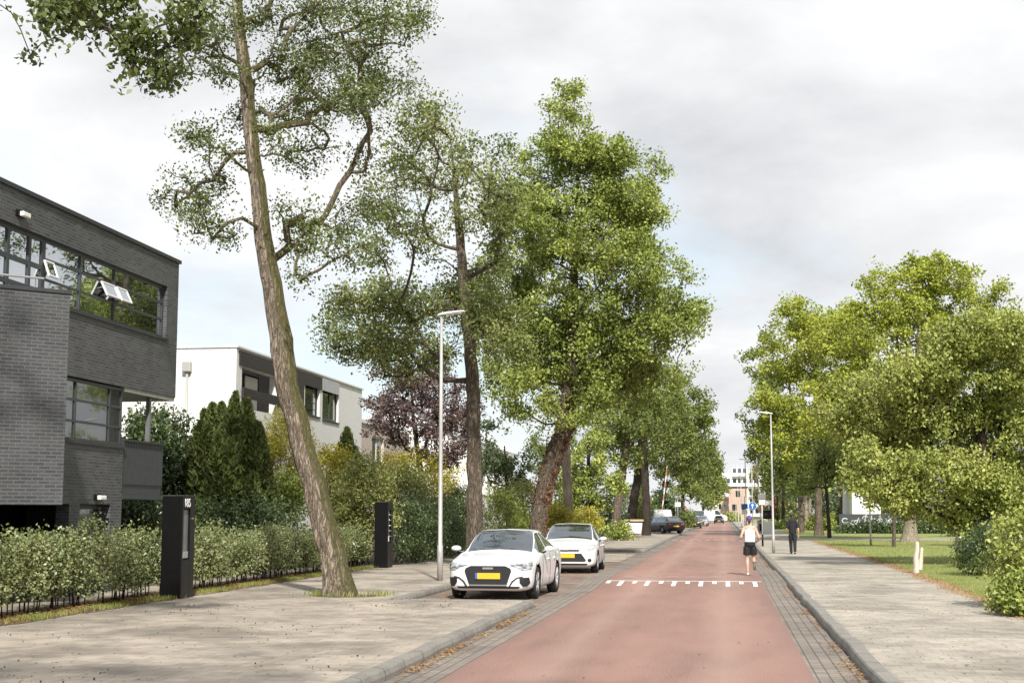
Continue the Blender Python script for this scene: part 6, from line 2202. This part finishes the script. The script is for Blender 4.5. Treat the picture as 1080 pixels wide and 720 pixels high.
street_tree('plane_tree', 'thin dark trunk right of the reddish one', [(875, 567, 4.5), (874, 550, 3.5), (872, 520, 3.2), (870, 480, 2.5), (868, 440, 1)], 104,
            [(872, 470, 28, 30, 26, 2.6, 0), (890, 490, 26, 26, 24, 2.6, 1), (905, 470, 26, 30, 22, 2.6, 0), (862, 505, 22, 18, 16, 2.4, 2)], .2, 'lf_far', 'bark_dark', 54, per=46, cr=.85, grp=RG, start=.4)
for i, (px, Y, w_, lab) in enumerate([(850.5, 150, 5, 'pale trunk just left of the reddish trunk'), (854, 162, 4, 'second pale trunk left of the reddish trunk'), (887, 150, 4, 'orange brown trunk left of the white block'), (826, 172, 4, 'trunk in the far grove right of the round blue sign')]):
    street_tree('plane_tree', lab + ', in the grove behind', [(px, 558, w_), (px, 530, w_ * .8), (px + 1, 490, w_ * .6), (px + 2, 450, w_ * .25)], Y,
                [(px - 4, 470, 24, 26, 24, 4, 0), (px + 10, 490, 22, 20, 18, 4, 1), (px - 8, 500, 16, 16, 12, 3.5, -1)], .28, 'lf_far', ['bark_pale', 'bark_pale', 'bark2', 'bark_dark'][i], 60 + i, per=40, cr=1.1, grp=RG, start=.4)
street_tree('garden_tree', 'low yellowing tree beyond the crossing signs', [(820, 558, 3), (820, 540, 2.5), (820, 520, 1)], 175,
            [(815, 530, 16, 12, 22, 2.6, 0), (830, 540, 16, 9, 16, 2.6, 0), (806, 515, 10, 14, 12, 2.4, 2), (800, 500, 8, 12, 8, 2.4, 3)], .26, 'lf_shrub', 'bark_dark', 66, per=40, cr=.8, start=.2, grp=None)
for i, (px, Y, lab) in enumerate([(955, 158, 'bushy dark tree closing the view right of the white block'), (1000, 150, 'bushy dark tree behind the small leaning trunk'), (1045, 150, 'bushy dark tree behind the lowest hanging branches'),
                                  (1085, 145, 'bushy dark tree at the far right edge'), (868, 190, 'bushy dark tree deep behind the reddish trunk'), (838, 215, 'bushy dark tree deep behind the person in black'), (892, 178, 'bushy dark tree left of the white block')]):
    street_tree('garden_tree', lab, [(px, 553, 5), (px, 530, 4), (px + 1, 500, 2.5), (px + 2, 470, 1)], Y,
                [(px - 8, 510, 24, 24, 22, 3, 0), (px + 12, 500, 22, 22, 20, 3, 1), (px, 535, 28, 14, 24, 3, -1), (px + 2, 480, 16, 16, 10, 3, 0)], .3, 'lf_dark', 'bark_dark', 160 + i, per=34, cr=1.2, start=.15, grp='bushy trees behind the lawn')
# young tree on the path edge
street_tree('young_tree', 'slim young tree at the cross path left of the flared trunk', [(942.5, 577, 4.2), (943, 560, 3.4), (943, 540, 3), (945, 500, 2), (946, 460, 1)], 76,
            [(930, 500, 26, 26, 24, 1.4, 0), (925, 470, 24, 26, 18, 1.4, 0), (950, 480, 24, 26, 18, 1.4, 0), (915, 520, 16, 14, 10, 1.2, 0)], .15, 'lf_yellow', 'bark2', 67, per=40, cr=.55, grp=RG, start=.45)
street_tree('young_tree', 'small leaning trunk at the path under the hanging crown', [(1009, 576, 6), (1012, 560, 4.5), (1016, 540, 4), (1022, 500, 2)], 78,
            [(1015, 500, 30, 26, 20, 1.6, 0), (1040, 520, 26, 18, 14, 1.6, 0)], .15, 'lf_horn', 'bark2', 68, per=40, cr=.55, grp=RG, start=.45)
# near hanging tree
TN = [(1052, 607, 30), (1050, 590, 22), (1046, 565, 18), (1042, 540, 16), (1038, 500, 13), (1034, 450, 9), (1032, 400, 6), (1030, 350, 3), (1030, 335, 1)]
LN = [(1050, 350, 40, 22, 30), (1000, 365, 40, 26, 34), (955, 395, 40, 28, 36), (1075, 375, 40, 34, 34), (1030, 400, 50, 32, 44), (980, 430, 48, 34, 46), (925, 420, 36, 28, 28), (900, 445, 26, 28, 20), (1060, 430, 50, 34, 40),
      (1015, 460, 50, 34, 44), (950, 465, 46, 30, 38), (910, 485, 24, 22, 14), (985, 495, 46, 30, 36), (935, 505, 26, 26, 16), (1045, 495, 46, 32, 34), (1085, 480, 36, 40, 30), (1000, 530, 40, 18, 20), (960, 525, 26, 14, 10),
      (1045, 540, 36, 22, 18), (1110, 420, 50, 50, 34), (1075, 535, 24, 24, 12), (1110, 510, 30, 40, 14), (1030, 575, 20, 16, 5)]
make_tree('hornbeam_tree', 'low broad tree hanging down to the lawn beside the pavement', pxtrunk(TN, 50.5),
          [pxlobe(a, b, c, d, 50.5, int(n * 2.6), 1.3, dY=((i * 23) % 11 - 5) * .42) for i, (a, b, c, d, n) in enumerate(LN)], .125, M['lf_horn'], M['bark_dark'], RG, per=52, cr=.33, seed=55, start=.25, step=.35, nside=20, amp=.08, droop=.45, bias=(0, 0, -.7))


# ------------------------------------------------------------------ shrubs and hedges
def shrub(name, label, px, py, rx, ry, Y, n, leaf, lm, seed, per=40, cr=.28, group=None, bias=(0, 0, -.2), aspect=.55, stems=7, thick=None, cat='shrub', base=None, lobes=None, droop=0.0):
    """a bush: several stems from the ground and leaf clusters through its volume"""
    rs = np.random.default_rng(seed)
    c = atY(px, py, Y)
    ppm = _F / Y
    a, b, t = rx / ppm, ry / ppm, thick or rx / ppm * .8
    z0 = PZ
    root = empty(name, (c[0], Y, z0), label, cat, group)
    lob = lobes or [(c[0], Y, c[2], a, t, b, n)]
    C = np.concatenate([lobe_points(l_[:6], int(l_[6]), rs, .35) for l_ in lob])
    C[:, 2] = np.maximum(C[:, 2], z0 + .08)
    mb = MB()
    for k in range(stems):
        q = C[rs.integers(len(C))]
        s0 = np.array([c[0] + rs.normal() * a * .25, Y + rs.normal() * t * .25, z0 - .05])
        mid = .5 * (s0 + q) + np.array([0, 0, .15 * b])
        mb.tube([s0, .5 * s0 + .5 * mid + rs.normal(size=3) * .03, mid, q], [.022, .018, .014, .005], 5)
    mb.build('stem', M['bark_dark'], root, True, fix=False)
    k = rs.poisson(per * 1.9, len(C))
    cen = np.repeat(C, k, 0)
    sp = unit(rs.normal(size=cen.shape)) * rs.uniform(0, 1, (len(cen), 1)) ** .55 * 1.4
    P = cen + sp * cr
    P[:, 2] -= droop * np.linalg.norm(sp[:, :2], axis=1) * cr
    P = P[P[:, 2] > z0 + .02]
    leaves('foliage', P, leaf, M[lm], root, bias=bias, aspect=aspect, rs=rs)
    return root


def conifer_sprays(name, label, px, spec, Y, leaf, lm, seed, cat='conifer', spread=.7):
    """upright bush of many pointed sprays"""
    rs = np.random.default_rng(seed)
    c = atY(px, 560, Y)
    root = empty(name, (c[0], Y, PZ), label, cat)
    mb = MB()
    dirs = []
    pts = []
    for (sx, sy, rx, h) in spec:          # tip column: photo x, photo y of the tip, half width, foot y
        top = atY(sx, sy, Y + rs.uniform(-spread, spread))
        w_ = rx * Y / _F
        n = int(w_ * (top[2] - PZ) * (1500 if spread < 1 else 1900))
        t = rs.uniform(0, 1, n) ** .75
        z = PZ + .1 + t * (top[2] - PZ)
        if spread > 1:
            z = np.maximum(top[2] - 1.9 * (1 - t), PZ + .1 + (top[2] - PZ) * .1 * t)
        rad = w_ * (1 - t) ** .55 * np.where(rs.random(n) < .25, rs.uniform(.9, 1.55, n), rs.uniform(.5, 1.05, n))
        ang = rs.uniform(0, 2 * math.pi, n)
        lump = 1 + .22 * np.sin(ang * 3 + z * 5) * np.sin(z * 7 + ang)
        pts.append(np.stack([top[0] + rad * lump * np.cos(ang), top[1] + rad * lump * np.sin(ang), z], 1))
        dirs.append(np.stack([np.cos(ang) * .8, np.sin(ang) * .8, np.full(n, 1.0)], 1))
        mb.tube([(top[0], top[1], PZ - .05), (top[0], top[1], top[2] * .7)], [.05, .012], 6)
    mb.build('stem', M['bark_dark'], root, True, fix=False)
    leaves('foliage', np.concatenate(pts), leaf, M[lm], root, bias=np.concatenate(dirs) * 1.2, aspect=.30, rs=rs)
    return root


rc = np.random.default_rng(17)
spec = []
for k in range(46):
    sx = rc.uniform(206, 284)
    env = 420 + 0.026 * (sx - 241) ** 2 + 11 * math.sin(sx * .55)
    spec.append((sx, env + abs(rc.normal()) * 32, rc.uniform(8, 17), 0))
conifer_sprays('conifer_bush', 'dark green upright conifer bush left of the golden one', 243, spec, 41, .21, 'lf_conifer', 71, spread=1.3)
shrub('conifer_bush', 'golden yellow conifer bush directly behind the leaning trunk', 302, 470, 30, 38, 43, 90, .10, 'lf_gold', 72, per=50, cr=.26, cat='conifer', aspect=.3, bias=(0, 0, .3), thick=.9)
shrub('garden_shrub', 'bright green shrub under the golden conifer bush', 300, 522, 26, 26, 42, 60, .10, 'lf_bright', 172, per=44, cr=.28, thick=.8)
conifer_sprays('conifer_bush', 'small pointed green conifer right of the leaning trunk', 366,
               [(366, 453, 22, 0), (358, 470, 16, 0), (375, 474, 16, 0), (366, 466, 20, 0)], 50, .14, 'lf_conifer', 73)
shrub('laurel_hedge', 'tall dark green hedge under the balcony post', 165, 490, 42, 62, 40.5, 120, .15, 'lf_dark', 74, per=46, cr=.42, thick=1.3, cat='hedge', stems=10)
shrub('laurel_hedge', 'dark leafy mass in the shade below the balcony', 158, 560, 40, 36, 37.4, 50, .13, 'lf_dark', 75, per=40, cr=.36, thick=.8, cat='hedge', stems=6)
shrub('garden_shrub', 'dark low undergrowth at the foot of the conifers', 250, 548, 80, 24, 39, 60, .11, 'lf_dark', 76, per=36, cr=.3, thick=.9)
shrub('garden_shrub', 'yellowing shrub with pinkish tips right of the leaning trunk', 385, 526, 36, 46, 46, 120, .10, 'lf_shrub', 77, per=44, cr=.30, thick=1.0)
shrub('garden_shrub', 'golden shrub behind the yellowing one', 350, 500, 26, 28, 49, 44, .11, 'lf_gold', 78, per=40, cr=.32, thick=.9)
shrub('garden_shrub', 'pale green shrub rising over the dark evergreen hedge', 425, 528, 36, 40, 52, 90, .11, 'lf_shrub', 79, per=42, cr=.32, thick=1.0)
shrub('garden_shrub', 'golden shrub below the purple tree', 432, 492, 40, 16, 57, 40, .12, 'lf_gold', 80, per=36, cr=.34, thick=1.0)
# clipped evergreen beside the second pillar
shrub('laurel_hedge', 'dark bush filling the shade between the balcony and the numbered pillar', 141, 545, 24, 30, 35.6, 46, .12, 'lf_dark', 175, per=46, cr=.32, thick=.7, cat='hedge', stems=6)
cA = atZ(424, 600, PZ)
hx = cA[0] - .75
shrub('evergreen_hedge', 'dark glossy evergreen hedge right of the pillar with letter slots', 432, 555, 40, 42, 50, 10, .10, 'lf_dark', 81, per=46, cr=.26, cat='hedge', stems=14,
      lobes=[(hx - .1, y, 1.35 + .1 * math.sin(y * 1.3), .75, .95, 1.25, 26) for y in np.arange(47.6, 60, 1.35)])
shrub('ornamental_grass', 'tall pale yellow green grass clump behind the grey lamp', 484, 545, 16, 32, 60, 40, .22, 'lf_shrub', 82, per=46, cr=.34, bias=(0, 0, 1.2), aspect=.14, cat='plant')
shrub('garden_shrub', 'yellow green bush between the lamp and the straight trunk', 470, 520, 18, 34, 64, 40, .13, 'lf_gold', 83, per=38, cr=.4)
shrub('garden_shrub', 'feathery light green bush right of the straight trunk', 533, 550, 32, 34, 64, 70, .20, 'lf_bright', 84, per=46, cr=.42, bias=(0, 0, .9), aspect=.2)
shrub('garden_shrub', 'olive green bush behind the roofs of the two white cars', 548, 530, 30, 22, 72, 50, .14, 'lf_shrub', 85, per=42, cr=.45)
shrub('garden_shrub', 'bright yellow green shrub between the ivy trunk and the pale trunk', 590, 552, 14, 18, 66, 34, .12, 'lf_gold', 86, per=44, cr=.32)
shrub('garden_shrub', 'yellowish shrub left of the pale straight trunk behind the second car', 616, 548, 18, 16, 78, 34, .13, 'lf_gold', 87, per=40, cr=.36)
shrub('garden_shrub', 'low leafy plant at the foot of the pale leaning trunk', 652, 562, 18, 9, 93, 36, .14, 'lf_bright', 88, per=36, cr=.34, thick=.9)
shrub('garden_shrub', 'dark bush filling the gap between trunk and container', 640, 545, 22, 22, 105, 50, .17, 'lf_dark', 89, per=40, cr=.5, thick=1.6)
shrub('garden_shrub', 'mixed green thicket behind the white container', 668, 535, 24, 24, 135, 50, .22, 'lf_far', 90, per=40, cr=.7, thick=2)
shrub('garden_shrub', 'green bush behind the far dark bollards', 722, 548, 16, 10, 172, 40, .2, 'lf_far', 91, per=36, cr=.5, thick=1.5)
shrub('garden_shrub', 'low green planting at the end of the street', 772, 546, 10, 5, 310, 24, .35, 'lf_bright', 92, per=30, cr=.7, thick=2)
# the lawn side
shrub('garden_shrub', 'leafy shrub at the right edge of the lawn close to the pavement', 1090, 585, 50, 50, 27.5, 90, .095, 'lf_horn', 93, per=46, cr=.24, thick=.8, droop=.4)
shrub('garden_shrub', 'bright green low shrub in front of the leafy one at the right edge', 1095, 632, 46, 30, 25.6, 70, .085, 'lf_bright', 94, per=44, cr=.17, thick=.6)
shrub('garden_shrub', 'dark scrub at the foot of the hanging tree', 1040, 580, 26, 22, 42, 60, .09, 'lf_dark', 95, per=40, cr=.26, thick=1.2)
shrub('hedge', 'dark green hedge in front of the graffiti wall', 945, 559, 66, 9, 128, 150, .2, 'lf_dark', 96, per=40, cr=.4, thick=.8, cat='hedge', stems=16)
shrub('hedge', 'lighter green bushes left of the graffiti wall', 872, 552, 24, 10, 150, 60, .22, 'lf_bright', 97, per=40, cr=.5, thick=1.5, cat='hedge')
shrub('hedge', 'low green hedge at the far lawn beyond the person in black', 830, 556, 18, 6, 165, 50, .22, 'lf_far', 98, per=36, cr=.5, thick=1.2, cat='hedge')
shrub('hedge', 'dark scrub closing the view under the hanging crown', 1050, 552, 60, 16, 112, 100, .2, 'lf_dark', 99, per=40, cr=.6, thick=1.5, cat='hedge')


def sapling_hedge(label, y0, y1, seed, x=-11.95, h=1.36, dens=1.25):
    """planted row of thin stems, leafy from knee height up"""
    rs = np.random.default_rng(seed)
    root = empty('garden_hedge', (x, .5 * (y0 + y1), PZ), label, 'hedge', 'hedges along the pavement')
    mb = MB()
    pts = []
    n = int((y1 - y0) * 7)
    for i in range(n):
        sy = y0 + (y1 - y0) * (i + rs.uniform(0, 1)) / n
        sx = x + rs.choice([-.22, .0, .22]) + rs.normal() * .05
        hh = h * rs.uniform(.86, 1.10) + (0.25 if rs.random() < .06 else 0)
        lean = rs.normal(size=2) * .08
        p = [np.array([sx + lean[0] * t, sy + lean[1] * t, PZ - .05 + t * hh]) for t in (0, .4, .75, 1)]
        mb.tube(p, [.013, .011, .008, .003], 5)
        for t in rs.uniform(.30, 1.0, int(11 * dens)):
            q = p[0] + (p[-1] - p[0]) * t
            o = rs.normal(size=3) * np.array([.17, .17, .09])
            k = rs.poisson(34)
            pts.append(q + o + rs.normal(size=(k, 3)) * .095)
            if rs.random() < .4:
                mb.tube([q, q + o], [.005, .002], 4, cap=False)
    mb.build('stem', M['bark_dark'], root, True, fix=False)
    P = np.concatenate(pts)
    leaves('foliage', P[P[:, 2] > PZ + .22], .066, M['lf_hedge'], root, bias=(0, 0, -.1), aspect=.6, rs=rs)
    return root


sapling_hedge('leafy hedge on thin stems left of the pillar numbered 185', 20.0, 29.35, 101)
sapling_hedge('leafy hedge between the numbered pillar and the leaning trunk', 30.7, 37.6, 102, h=1.28)
sapling_hedge('leafy hedge running on behind the leaning trunk to the second pillar', 37.9, 45.9, 103, h=1.26)

# ------------------------------------------------------------------ grass, fallen leaves and litter
rg = np.random.default_rng(9)


def blades(name, P, L, mat, label, cat, bias=(0, 0, 2.2), aspect=.10):
    o = leaves(name, P, L, mat, None, bias=bias, aspect=aspect, fold=.02, rs=rg)
    return tag(o, label, cat, None, 'stuff')


n = 110000
y = 16 + 78 * rg.uniform(0, 1, n) ** 1.9
x = np.array([edge_x(v) for v in y]) + .22 + (1.5 + y * .34) * rg.uniform(0, 1, n) ** 1.15
clump = np.sin(x * 2.1 + y) * np.sin(y * 1.3 - x * .7)
keep = clump + rg.normal(size=n) * .8 > -.7
blades('lawn_grass', np.stack([x, y, PZ + .02 + 0 * x], 1)[keep], np.clip(.055 + .0009 * y[keep], .05, .14), M['grass'], 'short sunlit grass blades covering the lawn beside the pavement', 'grass')
n = 9000
y = rg.uniform(18.5, 46, n)
y = y[np.sin(y * 2.3) + np.sin(y * 5.1) * .6 + rg.normal(size=n) * .6 > -.1]
n = len(y)
x = -11.20 + rg.normal(size=n) * .10 - np.where(rg.random(n) < .35, .2, 0)
blades('verge_grass', np.stack([x, y, PZ + .04 + 0 * x], 1), np.full(n, .11), M['grass'], 'rough grass tufts along the foot of the hedge', 'grass')
b0 = T1[0]
n = 240
a = rg.uniform(0, 2 * math.pi, n)
r_ = .42 + np.abs(rg.normal(size=n)) * .16
blades('trunk_grass', np.stack([b0[0] + .12 + r_ * np.cos(a) * 1.5, b0[1] + r_ * np.sin(a), PZ + .05 + 0 * a], 1), .16, M['grass'], 'grass tufts round the foot of the leaning tree', 'grass')
th = np.linspace(0, 2 * math.pi, 25)[:-1]
poly_sheet('tree_pit', [(b0[0] + .1 + (.80 + .09 * math.sin(5 * t)) * math.cos(t), b0[1] + (.55 + .08 * math.sin(3 * t)) * math.sin(t)) for t in th], PZ + .003, M['soil'], 'bare soil round the foot of the leaning tree', 'soil')


def litter(name, P, L, label, mat='dead_leaf'):
    o = leaves(name, P, L, M[mat], None, bias=(0, 0, 0), aspect=.7, fold=.18, rs=rg)
    V = np.empty(len(o.data.vertices) * 3, np.float32)
    o.data.vertices.foreach_get('co', V)
    V = V.reshape(-1, 4, 3)
    c = V.mean(1, keepdims=True)
    d = V - c
    d[:, :, 2] *= .22
    V = c + d
    o.data.vertices.foreach_set('co', V.ravel().astype(np.float32))
    return tag(o, label, 'fallen leaves', None, 'stuff')


n = 2600
y = 11 + 60 * rg.uniform(0, 1, n) ** 1.6
bunch = np.sin(y * 1.9) + np.sin(y * .73 + 1)
sel = bunch + rg.normal(size=n) > .2
y = y[sel]
x = KR - .02 - np.abs(rg.normal(size=len(y))) * .10
litter('fallen_leaves', np.stack([x, y, .016 + rg.uniform(0, .03, len(y))], 1), .055, 'brown fallen leaves lying along the lawn side kerb')
n = 2200
y = 12 + 16 * rg.uniform(0, 1, n)
sel = np.sin(y * 2.7) + np.sin(y * 1.1) + rg.normal(size=n) > .0
y = y[sel]
x = KL + .03 + np.abs(rg.normal(size=len(y))) * .10
litter('fallen_leaves', np.stack([x, y, .016 + rg.uniform(0, .03, len(y))], 1), .06, 'brown fallen leaves lying in the gutter below the near left kerb')
n = 1500
y = 30 + 38 * rg.uniform(0, 1, n)
x = -6.5 + np.abs(rg.normal(size=n)) * .5
x2 = rg.uniform(KL - 2.3, KL, n)
x = np.where(rg.random(n) < .6, x, x2)
litter('fallen_leaves', np.stack([x, y, .014 + rg.uniform(0, .02, n)], 1), .06, 'dry leaves scattered over the brick parking bay')
n = 9000
y = 15 + 75 * rg.uniform(0, 1, n) ** 1.7
x = np.array([edge_x(v) for v in y]) + .12 + rg.normal(size=n) * .17
litter('fallen_leaves', np.stack([x, y, PZ + .015 + rg.uniform(0, .02, n)], 1), .055, 'dry brown leaves strewn along the edge of the lawn')
n = 900
y = 12 + 60 * rg.uniform(0, 1, n) ** 1.5
x = rg.uniform(RX0 - .4, RX1 + .4, n)
litter('fallen_leaves', np.stack([x, y, .014 + np.array([hump(0, v) for v in y])], 1)[:170], .06, 'few single leaves dropped on the red street')
n = 1100
y = 13 + 30 * rg.uniform(0, 1, n) ** 1.3
x = rg.uniform(-11, -4.1, n)
litter('fallen_leaves', np.stack([x, y, PZ + .012 + 0 * x], 1), .05, 'dry leaf crumbs scattered over the beige pavement')
n = 900
y = 13 + 16 * rg.uniform(0, 1, n)
x = rg.uniform(-10.8, -4.2, n)
sel = np.sin(x * 1.3 + y * .8) + np.sin(y * 1.1 - x * .6) + rg.normal(size=n) * .5 > .75
x, y, n = x[sel], y[sel], int(sel.sum())
o = leaves('dry_fruit', np.stack([x, y, PZ + .02 + 0 * x], 1), .032, M['dark_bits'], None, bias=(0, 0, 0), aspect=.9, rs=rg)
tag(o, 'small dark cones and twigs dropped on the beige pavement', 'litter', None, 'stuff')
n = 600
y = 13 + 40 * rg.uniform(0, 1, n) ** 1.5
x = rg.uniform(1.9, 4.9, n)
litter('fallen_leaves', np.stack([x, y, PZ + .012 + 0 * x], 1), .05, 'scattered leaves on the grey pavement beside the lawn')
n = 14000
y = rg.uniform(19, 46, n)
x = -11.75 + rg.normal(size=n) * .32
litter('fallen_leaves', np.stack([x, y, PZ + .015 + rg.uniform(0, .03, n)], 1), .07, 'brown leaf litter under the stems of the hedges')
